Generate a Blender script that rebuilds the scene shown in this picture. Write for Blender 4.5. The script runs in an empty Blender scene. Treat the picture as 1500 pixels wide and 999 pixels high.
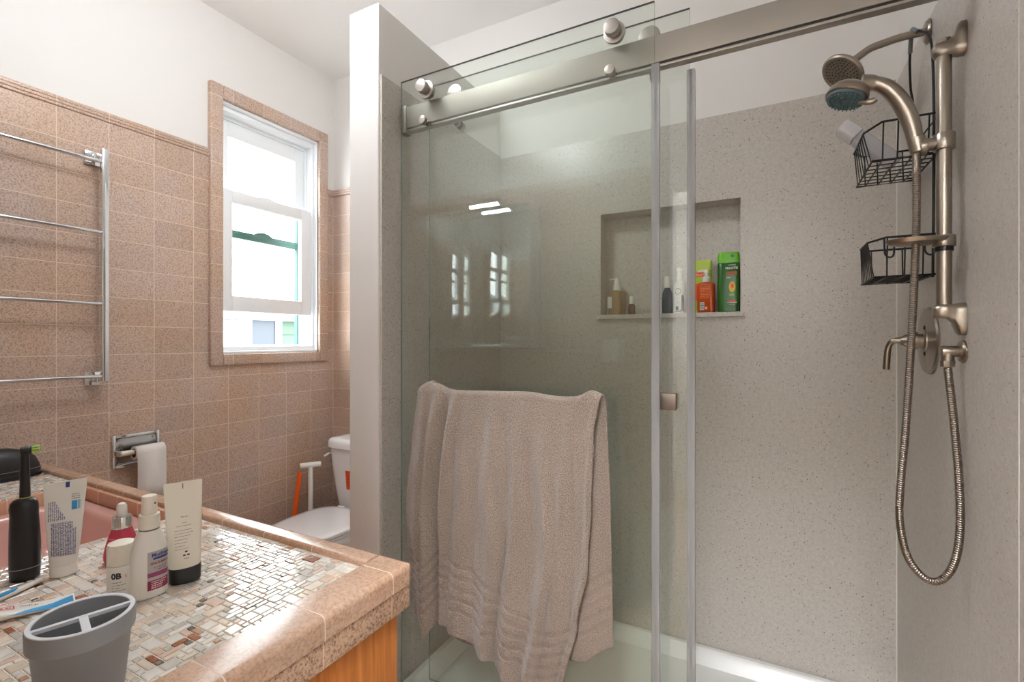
import bpy, bmesh, math, random
from mathutils import Vector, Matrix
random.seed(7)
SC = bpy.context.scene
COL = SC.collection
PI = math.pi

# ------------------------------------------------------------------ camera, sky, exposure
cam = bpy.data.cameras.new('camera'); cam_o = bpy.data.objects.new('camera', cam); COL.objects.link(cam_o)
cam.sensor_width = 36.0; cam.lens = 704.0 / 1500.0 * 36.0
cam.clip_start = 0.02
cam_o.location = (0, 0, 1.27); cam_o.rotation_euler = (PI / 2, 0, math.radians(27.725))
SC.camera = cam_o
SC.view_settings.view_transform = 'Standard'; SC.view_settings.look = 'None'
SC.view_settings.gamma = 1.0; SC.view_settings.use_curve_mapping = False
SC.view_settings.exposure = 0.32
SKY_STRENGTH = 10.5
LAMP_STRENGTH = 29.0
VANITY_STRENGTH = 40.0
HALL_FILL_STRENGTH = 128.0
W = bpy.data.worlds.new('sky'); SC.world = W; W.use_nodes = True
W.node_tree.nodes['Background'].inputs[0].default_value = (0.93, 0.97, 1.0, 1)
W.node_tree.nodes['Background'].inputs[1].default_value = SKY_STRENGTH
po = bpy.data.lights.new('window_daylight', 'AREA'); po.shape = 'RECTANGLE'; po.size = 1.1; po.size_y = 0.5
po.cycles.is_portal = True
po_o = bpy.data.objects.new('window_daylight', po); COL.objects.link(po_o)
po_o.location = (-2.40, 1.612, 1.80); po_o.rotation_euler = (0, -PI / 2, 0)
SC.cycles.max_bounces = 14; SC.cycles.transparent_max_bounces = 24; SC.cycles.glossy_bounces = 6
SC.cycles.diffuse_bounces = 6
SC.cycles.sample_clamp_indirect = 8.0
SC.cycles.caustics_reflective = False; SC.cycles.caustics_refractive = False

# ------------------------------------------------------------------ materials
def lin(c):
    return tuple(((v / 255) / 12.92 if v / 255 <= 0.04045 else ((v / 255 + 0.055) / 1.055) ** 2.4) for v in c)
def rgba(c): return (*lin(c), 1)
def newmat(name):
    m = bpy.data.materials.new(name); m.use_nodes = True
    nt = m.node_tree
    return m, nt, nt.nodes['Principled BSDF']
def N(nt, t, **kw):
    n = nt.nodes.new(t)
    for k, v in kw.items():
        if k.startswith('i_'): n.inputs[k[2:].replace('_', ' ')].default_value = v
        else: setattr(n, k, v)
    return n
def L(nt, a, b): nt.links.new(a, b)
def M(name, col, rough=0.5, metal=0.0, spec=0.5, coat=0.0, sheen=0.0, trans=0.0, bump=None):
    m, nt, b = newmat(name)
    b.inputs['Base Color'].default_value = rgba(col); b.inputs['Roughness'].default_value = rough
    b.inputs['Metallic'].default_value = metal; b.inputs['Specular IOR Level'].default_value = spec
    b.inputs['Coat Weight'].default_value = coat; b.inputs['Sheen Weight'].default_value = sheen
    b.inputs['Transmission Weight'].default_value = trans
    # faint procedural unevenness of the finish
    g = N(nt, 'ShaderNodeNewGeometry'); nz = N(nt, 'ShaderNodeTexNoise'); nz.inputs['Scale'].default_value = 60
    L(nt, g.outputs['Position'], nz.inputs['Vector'])
    mr = N(nt, 'ShaderNodeMapRange'); mr.inputs['To Min'].default_value = max(0, rough - 0.04); mr.inputs['To Max'].default_value = min(1, rough + 0.04)
    L(nt, nz.outputs['Fac'], mr.inputs['Value']); L(nt, mr.outputs['Result'], b.inputs['Roughness'])
    if bump:
        nb = N(nt, 'ShaderNodeTexNoise'); nb.inputs['Scale'].default_value = bump[0]; L(nt, g.outputs['Position'], nb.inputs['Vector'])
        bp = N(nt, 'ShaderNodeBump'); bp.inputs['Strength'].default_value = bump[1]; bp.inputs['Distance'].default_value = bump[2]
        L(nt, nb.outputs['Fac'], bp.inputs['Height']); L(nt, bp.outputs['Normal'], b.inputs['Normal'])
    return m
def ramp(nt, stops):
    r = N(nt, 'ShaderNodeValToRGB'); e = r.color_ramp.elements
    while len(e) < len(stops): e.new(0.5)
    for el, (p, c) in zip(e, stops): el.position = p; el.color = rgba(c)
    return r
def mixc(nt, fac, a, b, blend='MIX'):
    n = N(nt, 'ShaderNodeMix', data_type='RGBA', blend_type=blend)
    for sock, v in ((n.inputs[0], fac), (n.inputs[6], a), (n.inputs[7], b)):
        if isinstance(v, (int, float, tuple)): sock.default_value = v
        else: L(nt, v, sock)
    return n.outputs[2]
def speckle(nt, pos, fine=190, c=((0, (86, 66, 56)), (0.41, (150, 127, 115)), (0.50, (200, 182, 171)), (0.75, (219, 206, 197)))):
    n1 = N(nt, 'ShaderNodeTexNoise'); n1.inputs['Scale'].default_value = fine; n1.inputs['Detail'].default_value = 6; n1.inputs['Roughness'].default_value = 0.85
    L(nt, pos, n1.inputs['Vector'])
    r = ramp(nt, c); L(nt, n1.outputs['Fac'], r.inputs['Fac'])
    n2 = N(nt, 'ShaderNodeTexNoise'); n2.inputs['Scale'].default_value = 3.2; n2.inputs['Detail'].default_value = 2; L(nt, pos, n2.inputs['Vector'])
    r2 = ramp(nt, [(0.35, (255, 236, 214)), (0.65, (255, 249, 245))]); L(nt, n2.outputs['Fac'], r2.inputs['Fac'])
    return mixc(nt, 0.85, r.outputs['Color'], r2.outputs['Color'], 'MULTIPLY')
def tile_mat(name, axis, w, h, ox, oz, rough=0.32, fine=190, grout=(222, 200, 182), mortar=0.0028, c=None):
    """glazed speckled tile laid on a regular grid; axis: which two world axes span the face"""
    m, nt, b = newmat(name)
    g = N(nt, 'ShaderNodeNewGeometry'); sp = N(nt, 'ShaderNodeSeparateXYZ'); L(nt, g.outputs['Position'], sp.inputs[0])
    def shift(o, v):
        a = N(nt, 'ShaderNodeMath', operation='SUBTRACT'); L(nt, o, a.inputs[0]); a.inputs[1].default_value = v; return a.outputs[0]
    cb = N(nt, 'ShaderNodeCombineXYZ')
    L(nt, shift(sp.outputs[axis[0]], ox - 40 * w), cb.inputs[0]); L(nt, shift(sp.outputs[axis[1]], oz - 40 * h), cb.inputs[1])
    br = N(nt, 'ShaderNodeTexBrick'); br.offset = 0.0; br.squash = 1.0
    br.inputs['Scale'].default_value = 1; br.inputs['Brick Width'].default_value = w; br.inputs['Row Height'].default_value = h
    br.inputs['Mortar Size'].default_value = mortar / 2; br.inputs['Mortar Smooth'].default_value = 0.1; br.inputs['Bias'].default_value = 0
    br.inputs['Color1'].default_value = (0.86, 0.86, 0.86, 1); br.inputs['Color2'].default_value = (1, 1, 1, 1)
    L(nt, cb.outputs[0], br.inputs['Vector'])
    s = speckle(nt, g.outputs['Position'], fine, c) if c else speckle(nt, g.outputs['Position'], fine)
    col = mixc(nt, 1.0, s, br.outputs['Color'], 'MULTIPLY')
    col = mixc(nt, br.outputs['Fac'], col, rgba(grout))
    L(nt, col, b.inputs['Base Color'])
    mr = N(nt, 'ShaderNodeMapRange'); mr.inputs['To Min'].default_value = rough; mr.inputs['To Max'].default_value = 0.9
    L(nt, br.outputs['Fac'], mr.inputs['Value']); L(nt, mr.outputs['Result'], b.inputs['Roughness'])
    bp = N(nt, 'ShaderNodeBump', invert=True); bp.inputs['Strength'].default_value = 0.5; bp.inputs['Distance'].default_value = 0.002
    L(nt, br.outputs['Fac'], bp.inputs['Height']); L(nt, bp.outputs['Normal'], b.inputs['Normal'])
    return m
def quartz_mat():
    m, nt, b = newmat('quartz'); g = N(nt, 'ShaderNodeNewGeometry'); pos = g.outputs['Position']
    n = N(nt, 'ShaderNodeTexNoise'); n.inputs['Scale'].default_value = 90; n.inputs['Detail'].default_value = 4; L(nt, pos, n.inputs['Vector'])
    r = ramp(nt, [(0.3, (186, 179, 171)), (0.7, (200, 194, 187))]); L(nt, n.outputs['Fac'], r.inputs['Fac'])
    col = r.outputs['Color']
    for sc, size, prob, c in ((120, 0.20, 0.16, (104, 92, 82)), (75, 0.15, 0.14, (112, 100, 90)), (220, 0.26, 0.22, (146, 135, 124)), (110, 0.16, 0.05, (224, 220, 214))):
        v = N(nt, 'ShaderNodeTexVoronoi'); v.inputs['Scale'].default_value = sc; L(nt, pos, v.inputs['Vector'])
        lt = N(nt, 'ShaderNodeMath', operation='LESS_THAN'); lt.inputs[1].default_value = size; L(nt, v.outputs['Distance'], lt.inputs[0])
        sx = N(nt, 'ShaderNodeSeparateColor'); L(nt, v.outputs['Color'], sx.inputs[0])
        l2 = N(nt, 'ShaderNodeMath', operation='LESS_THAN'); l2.inputs[1].default_value = prob; L(nt, sx.outputs[0], l2.inputs[0])
        mu = N(nt, 'ShaderNodeMath', operation='MULTIPLY'); L(nt, lt.outputs[0], mu.inputs[0]); L(nt, l2.outputs[0], mu.inputs[1])
        col = mixc(nt, mu.outputs[0], col, rgba(c))
    L(nt, col, b.inputs['Base Color']); b.inputs['Roughness'].default_value = 0.30
    return m
def glass_mat(name, tint, refl=0.05, rough=0.0):
    """clear pane: tinted see-through plus a Schlick mirror reflection on each face"""
    m, nt, b = newmat(name); nt.nodes.remove(b)
    out = nt.nodes['Material Output']
    tr = N(nt, 'ShaderNodeBsdfTransparent'); tr.inputs[0].default_value = (*tint, 1)
    gl = N(nt, 'ShaderNodeBsdfGlossy'); gl.inputs['Roughness'].default_value = rough
    lw = N(nt, 'ShaderNodeLayerWeight'); lw.inputs[0].default_value = 0.5
    pw = N(nt, 'ShaderNodeMath', operation='POWER'); pw.inputs[1].default_value = 5; L(nt, lw.outputs['Facing'], pw.inputs[0])
    mr = N(nt, 'ShaderNodeMapRange'); mr.inputs['To Min'].default_value = refl; mr.inputs['To Max'].default_value = 1.0
    L(nt, pw.outputs[0], mr.inputs['Value'])
    mx = N(nt, 'ShaderNodeMixShader'); L(nt, mr.outputs['Result'], mx.inputs[0]); L(nt, tr.outputs[0], mx.inputs[1]); L(nt, gl.outputs[0], mx.inputs[2])
    L(nt, mx.outputs[0], out.inputs['Surface'])
    return m
def clear_plastic(name, tint, solid, mixf, rough=0.15):
    """translucent coloured plastic: part see-through, part body colour"""
    m, nt, b = newmat(name); out = nt.nodes['Material Output']
    b.inputs['Base Color'].default_value = rgba(solid); b.inputs['Roughness'].default_value = rough
    tr = N(nt, 'ShaderNodeBsdfTransparent'); tr.inputs[0].default_value = rgba(tint)
    mx = N(nt, 'ShaderNodeMixShader'); mx.inputs[0].default_value = mixf
    L(nt, tr.outputs[0], mx.inputs[1]); L(nt, b.outputs[0], mx.inputs[2]); L(nt, mx.outputs[0], out.inputs['Surface'])
    return m
def emit_mat(name, col, s):
    m, nt, b = newmat(name); b.inputs['Base Color'].default_value = rgba(col)
    b.inputs['Emission Color'].default_value = rgba(col); b.inputs['Emission Strength'].default_value = s
    return m
def metal_mat(name, col, rough, aniso=0.0):
    m = M(name, col, rough, 1.0)
    nt = m.node_tree; b = nt.nodes['Principled BSDF']
    for l in list(b.inputs['Roughness'].links): nt.links.remove(l)
    b.inputs['Roughness'].default_value = rough
    m.node_tree.nodes['Principled BSDF'].inputs['Anisotropic'].default_value = aniso
    return m
def wood_mat():
    m, nt, b = newmat('wood'); g = N(nt, 'ShaderNodeNewGeometry')
    mp = N(nt, 'ShaderNodeMapping'); mp.inputs['Scale'].default_value = (1, 1, 0.06); L(nt, g.outputs['Position'], mp.inputs['Vector'])
    n = N(nt, 'ShaderNodeTexNoise'); n.inputs['Scale'].default_value = 70; n.inputs['Detail'].default_value = 5; n.inputs['Distortion'].default_value = 0.6
    L(nt, mp.outputs[0], n.inputs['Vector'])
    r = ramp(nt, [(0.3, (150, 84, 28)), (0.55, (186, 112, 44)), (0.75, (204, 132, 62))]); L(nt, n.outputs['Fac'], r.inputs['Fac'])
    L(nt, r.outputs['Color'], b.inputs['Base Color']); b.inputs['Roughness'].default_value = 0.35
    return m
def towel_mat():
    m, nt, b = newmat('terry'); uv = N(nt, 'ShaderNodeUVMap'); uv.uv_map = 'UVMap'
    sp = N(nt, 'ShaderNodeSeparateXYZ'); L(nt, uv.outputs[0], sp.inputs[0])
    # woven bands between 0.07 m and 0.22 m above the hem, pitch 0.034 m
    s = sp.outputs[1]
    def math_(op, a, v=None, w=None):
        n = N(nt, 'ShaderNodeMath', operation=op)
        for i, x in enumerate((a, v, w)):
            if x is None: continue
            if isinstance(x, (int, float)): n.inputs[i].default_value = x
            else: L(nt, x, n.inputs[i])
        return n.outputs[0]
    a = math_('GREATER_THAN', s, 0.066); c = math_('LESS_THAN', s, 0.222)
    fr = math_('FRACT', math_('DIVIDE', math_('SUBTRACT', s, 0.066), 0.0312))
    st = math_('LESS_THAN', fr, 0.46); band = math_('MULTIPLY', math_('MULTIPLY', a, c), st)
    n1 = N(nt, 'ShaderNodeTexNoise'); n1.inputs['Scale'].default_value = 330; n1.inputs['Detail'].default_value = 3; L(nt, uv.outputs[0], n1.inputs['Vector'])
    n2 = N(nt, 'ShaderNodeTexVoronoi'); n2.inputs['Scale'].default_value = 420; L(nt, uv.outputs[0], n2.inputs['Vector'])
    r = ramp(nt, [(0.30, (112, 97, 87)), (0.70, (176, 160, 147))]); L(nt, n1.outputs['Fac'], r.inputs['Fac'])
    col = mixc(nt, band, r.outputs['Color'], rgba((141, 125, 114)))
    L(nt, col, b.inputs['Base Color']); b.inputs['Roughness'].default_value = 0.95
    b.inputs['Sheen Weight'].default_value = 0.35; b.inputs['Sheen Roughness'].default_value = 0.5
    b.inputs['Specular IOR Level'].default_value = 0.1
    hgt = math_('MULTIPLY', math_('ADD', n1.outputs['Fac'], math_('MULTIPLY', n2.outputs['Distance'], -0.6)), math_('SUBTRACT', 1.0, math_('MULTIPLY', band, 0.75)))
    bp = N(nt, 'ShaderNodeBump'); bp.inputs['Strength'].default_value = 0.8; bp.inputs['Distance'].default_value = 0.0032
    L(nt, hgt, bp.inputs['Height']); L(nt, bp.outputs['Normal'], b.inputs['Normal'])
    return m

PAINT = M('white_paint', (226, 223, 219), 0.6, bump=(300, 0.05, 0.001))
CEIL = M('ceiling_paint', (246, 245, 243), 0.7)
QUARTZ = quartz_mat()
TILE_L = tile_mat('wall_tile_left', (1, 2), 0.154, 0.1107, 0.7561, 2.103)
TILE_B = tile_mat('wall_tile_back', (0, 2), 0.154, 0.1107, -2.22, 2.103)
TRIM_L = tile_mat('trim_tile_left', (1, 0), 0.154, 50, 0.7561, 0)
TRIM_B = tile_mat('trim_tile_back', (0, 1), 0.154, 50, -2.22, 0)
CASE_V = tile_mat('casing_tile_upright', (2, 1), 0.154, 50, 2.39, 0)
CASE_H = tile_mat('casing_tile_level', (1, 2), 0.154, 50, 1.388, 0)
EDGE_C = ((0, (120, 92, 74)), (0.41, (166, 134, 112)), (0.50, (194, 165, 144)), (0.75, (208, 182, 163)))
EDGE_X = tile_mat('edge_tile_long', (0, 1), 0.152, 50, -0.670, 0, rough=0.22, c=EDGE_C, grout=(222, 200, 182), mortar=.002)
EDGE_Y = tile_mat('edge_tile_short', (1, 0), 0.152, 50, 0.668, 0, rough=0.22, c=EDGE_C, grout=(222, 200, 182), mortar=.002)
LOW_C = ((0, (78, 56, 44)), (0.43, (122, 94, 78)), (0.50, (196, 168, 146)), (0.75, (212, 186, 165)))
LOW_X = tile_mat('lower_tile_long', (0, 1), 0.152, 50, -0.670, 0, fine=190, c=LOW_C, grout=(214, 186, 164))
LOW_Y = tile_mat('lower_tile_short', (1, 0), 0.152, 50, 0.668, 0, fine=190, c=LOW_C, grout=(214, 186, 164))
FLOOR = tile_mat('floor_tile', (0, 1), 0.30, 0.30, 0, 0, c=((0, (170, 150, 130)), (0.5, (190, 172, 154)), (0.7, (200, 184, 168)), (1, (206, 192, 178))))
VINYL = M('white_vinyl', (238, 241, 243), 0.35)
PORC = M('porcelain', (240, 240, 240), 0.12, coat=0.5)
PINK = M('pink_porcelain', (212, 166, 157), 0.15, coat=0.4)
ACRYL = M('white_acrylic', (236, 234, 231), 0.25)
NICKEL = metal_mat('brushed_nickel', (178, 172, 164), 0.38, 0.3)
NICKEL_D = metal_mat('satin_nickel_warm', (160, 150, 138), 0.28, 0.3)
NICKEL_R = metal_mat('matte_nickel', (170, 163, 155), 0.6)
DARKGAP = M('dark_channel', (58, 54, 50), 0.5, 0.6)
CHROME = metal_mat('chrome', (222, 224, 226), 0.06)
BLACKW = M('black_coated_wire', (14, 13, 12), 0.45)
BLACKP = M('black_plastic', (22, 22, 24), 0.3)
RUBBER = M('clear_grey_sleeve', (120, 122, 122), 0.4)
TEAL = M('teal_nozzle', (70, 116, 122), 0.5)
WHITEP = M('white_plastic', (236, 234, 228), 0.35)
CREAMP = M('cream_plastic', (234, 228, 214), 0.35)
PAPER = M('tissue_paper', (238, 236, 232), 0.9, bump=(160, 0.3, 0.002))
CARD = M('brown_card', (120, 88, 62), 0.9)
ORANGE = M('orange_plastic', (232, 92, 20), 0.35)
ORANGE_L = M('orange_label', (226, 84, 30), 0.5)
GLASS = glass_mat('shower_glass', (0.955, 0.976, 0.956), 0.065)
GEDGE = clear_plastic('glass_edge', (208, 226, 218), (190, 208, 200), 0.4, 0.1)
GEDGE_D = M('glass_top_edge', (88, 92, 88), 0.2)
SEAL = clear_plastic('clear_vinyl_seal', (228, 228, 230), (214, 214, 216), 0.30, 0.6); SEAL.node_tree.nodes['Principled BSDF'].inputs['Specular IOR Level'].default_value = 0.1
SEAL_D = clear_plastic('seal_core', (210, 208, 207), (176, 171, 169), 0.6, 0.4)
WGLASS = glass_mat('window_glass', (0.97, 0.985, 0.98), 0.04)
WOOD = wood_mat()
TERRY = towel_mat()
GREYP = M('grey_plastic', (148, 152, 157), 0.45)
GREYL = M('light_grey_plastic', (220, 225, 232), 0.35)
MIRROR = metal_mat('mirror_silver', (235, 238, 238), 0.015)
TXT_D = M('dark_print', (44, 44, 48), 0.5)
TXT_G = M('grey_print', (130, 128, 128), 0.5)
TXT_W = M('white_print', (240, 240, 238), 0.5)
TXT_B = M('blue_print', (62, 66, 130), 0.5)
TXT_NB = M('navy_print', (40, 62, 128), 0.5)
TXT_R = M('red_print', (214, 60, 60), 0.5)
SKYBL = M('sky_blue_print', (50, 150, 206), 0.4)

# ------------------------------------------------------------------ geometry helpers
def bm_new(): return bmesh.new()
def box(bm, a, b, bev=0.0, seg=2, mi=0):
    a = Vector(a); b = Vector(b)
    t = bmesh.new(); bmesh.ops.create_cube(t, size=1)
    for v in t.verts: v.co = Vector(((a.x + b.x) / 2 + v.co.x * abs(b.x - a.x), (a.y + b.y) / 2 + v.co.y * abs(b.y - a.y), (a.z + b.z) / 2 + v.co.z * abs(b.z - a.z)))
    if bev > 0: bmesh.ops.bevel(t, geom=list(t.edges), offset=bev, segments=seg, profile=0.5, affect='EDGES')
    for f in t.faces: f.material_index = mi
    join(bm, t); return bm
def join(bm, t):
    me = bpy.data.meshes.new('tmp'); t.to_mesh(me); t.free(); bm.from_mesh(me); bpy.data.meshes.remove(me)
def loft(bm, loops, cap0=True, cap1=True, mi=0, closed=True):
    rows = [[bm.verts.new(p) for p in l] for l in loops]
    n = len(rows[0])
    for a, b in zip(rows[:-1], rows[1:]):
        for i in range(n if closed else n - 1):
            f = bm.faces.new((a[i], a[(i + 1) % n], b[(i + 1) % n], b[i])); f.material_index = mi
    if cap0: f = bm.faces.new(rows[0][::-1]); f.material_index = mi
    if cap1: f = bm.faces.new(rows[-1]); f.material_index = mi
    return bm
def frame_for(d, up=None):
    d = d.normalized(); u = up or (Vector((0, 0, 1)) if abs(d.z) < 0.9 else Vector((1, 0, 0)))
    x = u.cross(d).normalized(); y = d.cross(x).normalized(); return x, y
def tube(bm, pts, r, seg=12, caps=True, mi=0, closed=False):
    pts = [Vector(p) for p in pts]; n = len(pts); rr = r if isinstance(r, (list, tuple)) else [r] * n
    tang = []
    for i in range(n):
        if closed: t = pts[(i + 1) % n] - pts[i - 1]
        else: t = pts[min(i + 1, n - 1)] - pts[max(i - 1, 0)]
        tang.append(t.normalized())
    x, y = frame_for(tang[0]); loops = []
    for i in range(n):
        if i:
            x = (x - tang[i] * x.dot(tang[i])).normalized()
        y = tang[i].cross(x).normalized()
        loops.append([pts[i] + (x * math.cos(2 * PI * k / seg) + y * math.sin(2 * PI * k / seg)) * rr[i] for k in range(seg)])
    if closed: loops.append(loops[0])
    return loft(bm, loops, caps and not closed, caps and not closed, mi)
def cyl(bm, a, b, r, seg=24, r2=None, mi=0, bev=0.0):
    a = Vector(a); b = Vector(b); d = (b - a); r2 = r if r2 is None else r2
    if bev: 
        u = d.normalized()
        return tube(bm, [a, a + u * bev * .3, a + u * bev, b - u * bev, b - u * bev * .3, b], [r - bev, r - bev * .3, r, r2, r2 - bev * .3, r2 - bev], seg, mi=mi)
    return tube(bm, [a, b], [r, r2], seg, mi=mi)
def smooth_path(pts, sub=8):
    P = [Vector(p) for p in pts]; out = []
    for i in range(len(P) - 1):
        p0 = P[max(i - 1, 0)]; p1 = P[i]; p2 = P[i + 1]; p3 = P[min(i + 2, len(P) - 1)]
        for k in range(sub):
            t = k / sub
            out.append(0.5 * ((2 * p1) + (p2 - p0) * t + (2 * p0 - 5 * p1 + 4 * p2 - p3) * t * t + (3 * p1 - p0 - 3 * p2 + p3) * t ** 3))
    out.append(P[-1]); return out
def lathe(bm, prof, c=(0, 0, 0), seg=32, mi=0, caps=True, sx=1.0, sy=1.0):
    return loft(bm, [[(c[0] + r * sx * math.cos(2 * PI * k / seg), c[1] + r * sy * math.sin(2 * PI * k / seg), c[2] + z) for k in range(seg)] for r, z in prof], caps, caps, mi)
def sel(a, b, z, e=2.0, n=40, cx=0, cy=0):
    """superellipse loop"""
    out = []
    for k in range(n):
        t = 2 * PI * k / n; c, s = math.cos(t), math.sin(t)
        out.append((cx + a * math.copysign(abs(c) ** (2 / e), c), cy + b * math.copysign(abs(s) ** (2 / e), s), z))
    return out
def obj(name, bm, mats, parent=None, smooth=True, angle=35, world=True, recalc=True, **props):
    if recalc: bmesh.ops.recalc_face_normals(bm, faces=list(bm.faces))
    if world:
        if parent is not None:
            org = Vector((0, 0, 0)); q = parent
            while q is not None: org += q.location; q = q.parent
        else:
            vs = [v.co for v in bm.verts]
            org = Vector(((min(v.x for v in vs) + max(v.x for v in vs)) / 2, (min(v.y for v in vs) + max(v.y for v in vs)) / 2, min(v.z for v in vs)))
        for v in bm.verts: v.co -= org
    me = bpy.data.meshes.new(name); bm.to_mesh(me); bm.free()
    for m in (mats if isinstance(mats, (list, tuple)) else [mats]): me.materials.append(m)
    if smooth:
        for p in me.polygons: p.use_smooth = True
        me.set_sharp_from_angle(angle=math.radians(angle))
    o = bpy.data.objects.new(name, me); COL.objects.link(o)
    if parent is not None: o.parent = parent
    elif world: o.location = org
    for k, v in props.items(): o[k] = v
    return o
def thing(name, label, cat, loc=(0, 0, 0), rotz=0, group=None):
    o = bpy.data.objects.new(name, None); COL.objects.link(o); o.empty_display_size = 0.05
    o.location = loc; o.rotation_euler = (0, 0, rotz); o['label'] = label; o['category'] = cat
    if group: o['group'] = group
    return o
def struct(name, bm, mats, parent=None, **kw):
    o = obj(name, bm, mats, parent, **kw)
    if parent is None: o['kind'] = 'structure'
    return o
_txt = {}
def text_geo(s, size, align='CENTER', bold=0.0):
    key = (s, size, align, bold)
    if key not in _txt:
        cu = bpy.data.curves.new('t', 'FONT'); cu.body = s; cu.size = size; cu.align_x = align; cu.resolution_u = 3; cu.offset = bold
        o = bpy.data.objects.new('t', cu); COL.objects.link(o)
        me = bpy.data.meshes.new_from_object(o.evaluated_get(bpy.context.evaluated_depsgraph_get()))
        _txt[key] = ([v.co.copy() for v in me.vertices], [tuple(p.vertices) for p in me.polygons])
        bpy.data.objects.remove(o); bpy.data.curves.remove(cu); bpy.data.meshes.remove(me)
    return _txt[key]
def put_text(bm, s, size, fn, x=0, y=0, align='CENTER', bold=0.0, mi=0, rot=0.0):
    vs, fs = text_geo(s, size, align, bold); c, sn = math.cos(rot), math.sin(rot)
    bv = [bm.verts.new(fn(x + v.x * c - v.y * sn, y + v.x * sn + v.y * c)) for v in vs]
    for f in fs:
        try: bm.faces.new([bv[i] for i in f]).material_index = mi
        except ValueError: pass
def put_rect(bm, x0, y0, x1, y1, fn, mi=0, nx=8, ny=2):
    g = [[bm.verts.new(fn(x0 + (x1 - x0) * i / nx, y0 + (y1 - y0) * j / ny)) for i in range(nx + 1)] for j in range(ny + 1)]
    for j in range(ny):
        for i in range(nx): bm.faces.new((g[j][i], g[j][i + 1], g[j + 1][i + 1], g[j + 1][i])).material_index = mi
def scribble(bm, x0, x1, y, h, fn, mi=0, rnd=random):
    """one line of unreadably small print: words made of tiny strokes of uneven height"""
    x = x0; lw = h * .42
    while x < x1 - lw:
        for _ in range(rnd.randint(2, 8)):
            if x > x1 - lw: break
            put_rect(bm, x, y - (h * .25 if rnd.random() < .12 else 0), x + lw, y + h * rnd.choice((.62, .62, .66, .7, 1.0)), fn, mi, 1, 1); x += lw + h * .16
        x += h * .45
def face_cam(x, y, extra=0.0): return math.atan2(-y, -x) + PI / 2 + math.radians(extra)

# ------------------------------------------------------------------ room shell
XL, XR, YB, YF, ZC = -2.22, 0.386, 1.99, 0.10, 2.787
PX0, PX1, PY = -1.2455, -1.108, 1.186
b = bm_new(); box(b, (XL - .15, -1.6, -.1), (1.3, YB + .15, 0)); struct('floor', b, FLOOR)
b = bm_new(); box(b, (XL - .15, -1.6, ZC), (1.3, YB + .15, ZC + .1)); struct('ceiling', b, CEIL)
WY0, WY1, WZ0, WZ1 = 1.342, 1.883, 1.21, 2.387       # window opening
b = bm_new()
xo, xi = XL - .15, XL - .008
box(b, (xo, YF - .1, 0), (xi, WY0, ZC)); box(b, (xo, WY1, 0), (xi, YB + .15, ZC))
box(b, (xo, WY0, 0), (xi, WY1, WZ0)); box(b, (xo, WY0, WZ1), (xi, WY1, ZC))
struct('wall_left', b, PAINT, smooth=False)
b = bm_new()
HY0, HY1, HZ0, HZ1 = 0.925, 1.075, 0.783, 0.897   # recess for the paper holder
box(b, (xi, YF, 0), (XL, HY0, 2.103)); box(b, (xi, HY1, 0), (XL, WY0, 2.103)); box(b, (xi, HY0, 0), (XL, HY1, HZ0)); box(b, (xi, HY0, HZ1), (XL, HY1, 2.103))
box(b, (xi, WY1, 0), (XL, YB, 2.103)); box(b, (xi, WY0, 0), (XL, WY1, WZ0))
struct('wall_left_tile', b, TILE_L, smooth=False)
def trim_profile(): return [(0, 0), (.010, .001), (.013, .004), (.013, .010), (.010, .0125), (.013, .015), (.013, .022), (.010, .0245), (.012, .027), (.012, .034), (.008, .039), (0, .040)]
def ridge_trim(name, p0, p1, out, mat):
    """ridged cap tile run from p0 to p1; out: unit vector away from the wall"""
    bm = bm_new(); o = Vector(out)
    loft(bm, [[Vector(p) + o * a + Vector((0, 0, c)) for a, c in trim_profile()] for p in (p0, p1)])
    return struct(name, bm, mat)
ridge_trim('trim_1', (xi, YF, 2.103), (xi, 1.284, 2.103), (1, 0, 0), TRIM_L)
ridge_trim('trim_2', (xi, 1.941, 2.103), (xi, YB - .008, 2.103), (1, 0, 0), TRIM_L)
ridge_trim('trim_3', (XL, YB, 2.103), (PX0, YB, 2.103), (0, -1, 0), TRIM_B)
b = bm_new(); box(b, (XL - .15, YB + .008, 0), (PX1, YB + .15, ZC)); 
NX0, NX1, NZ0, NZ1, NYB = -0.618, -0.080, 1.380, 1.807, 2.075
box(b, (PX1, YB + .008, 0), (NX0 - .01, YB + .15, ZC)); box(b, (NX1 + .01, YB + .008, 0), (XR + .12, YB + .15, ZC))
box(b, (NX0 - .01, YB + .008, 0), (NX1 + .01, YB + .15, NZ0 - .02)); box(b, (NX0 - .01, YB + .008, NZ1 + .01), (NX1 + .01, YB + .15, ZC))
box(b, (NX0 - .01, NYB + .008, NZ0 - .02), (NX1 + .01, YB + .15, NZ1 + .01))
struct('wall_back', b, PAINT, smooth=False)
b = bm_new(); box(b, (XL, YB, 0), (PX0, YB + .008, 2.103)); struct('wall_back_tile', b, TILE_B, smooth=False)
QT = 2.132
b = bm_new()
box(b, (PX1, YB, 0), (NX0, YB + .008, QT)); box(b, (NX1, YB, 0), (XR + .01, YB + .008, QT))
box(b, (NX0, YB, 0), (NX1, YB + .008, NZ0 - .018)); box(b, (NX0, YB, NZ1), (NX1, YB + .008, QT))
box(b, (NX0 - .008, YB + .001, NZ0 - .018), (NX0, NYB, NZ1)); box(b, (NX1, YB + .001, NZ0 - .018), (NX1 + .008, NYB, NZ1))
box(b, (NX0, YB + .001, NZ1), (NX1, NYB, NZ1 + .008)); box(b, (NX0 - .008, NYB, NZ0 - .018), (NX1 + .008, NYB + .008, NZ1 + .008))
struct('wall_shower', b, QUARTZ, smooth=False)
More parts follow.
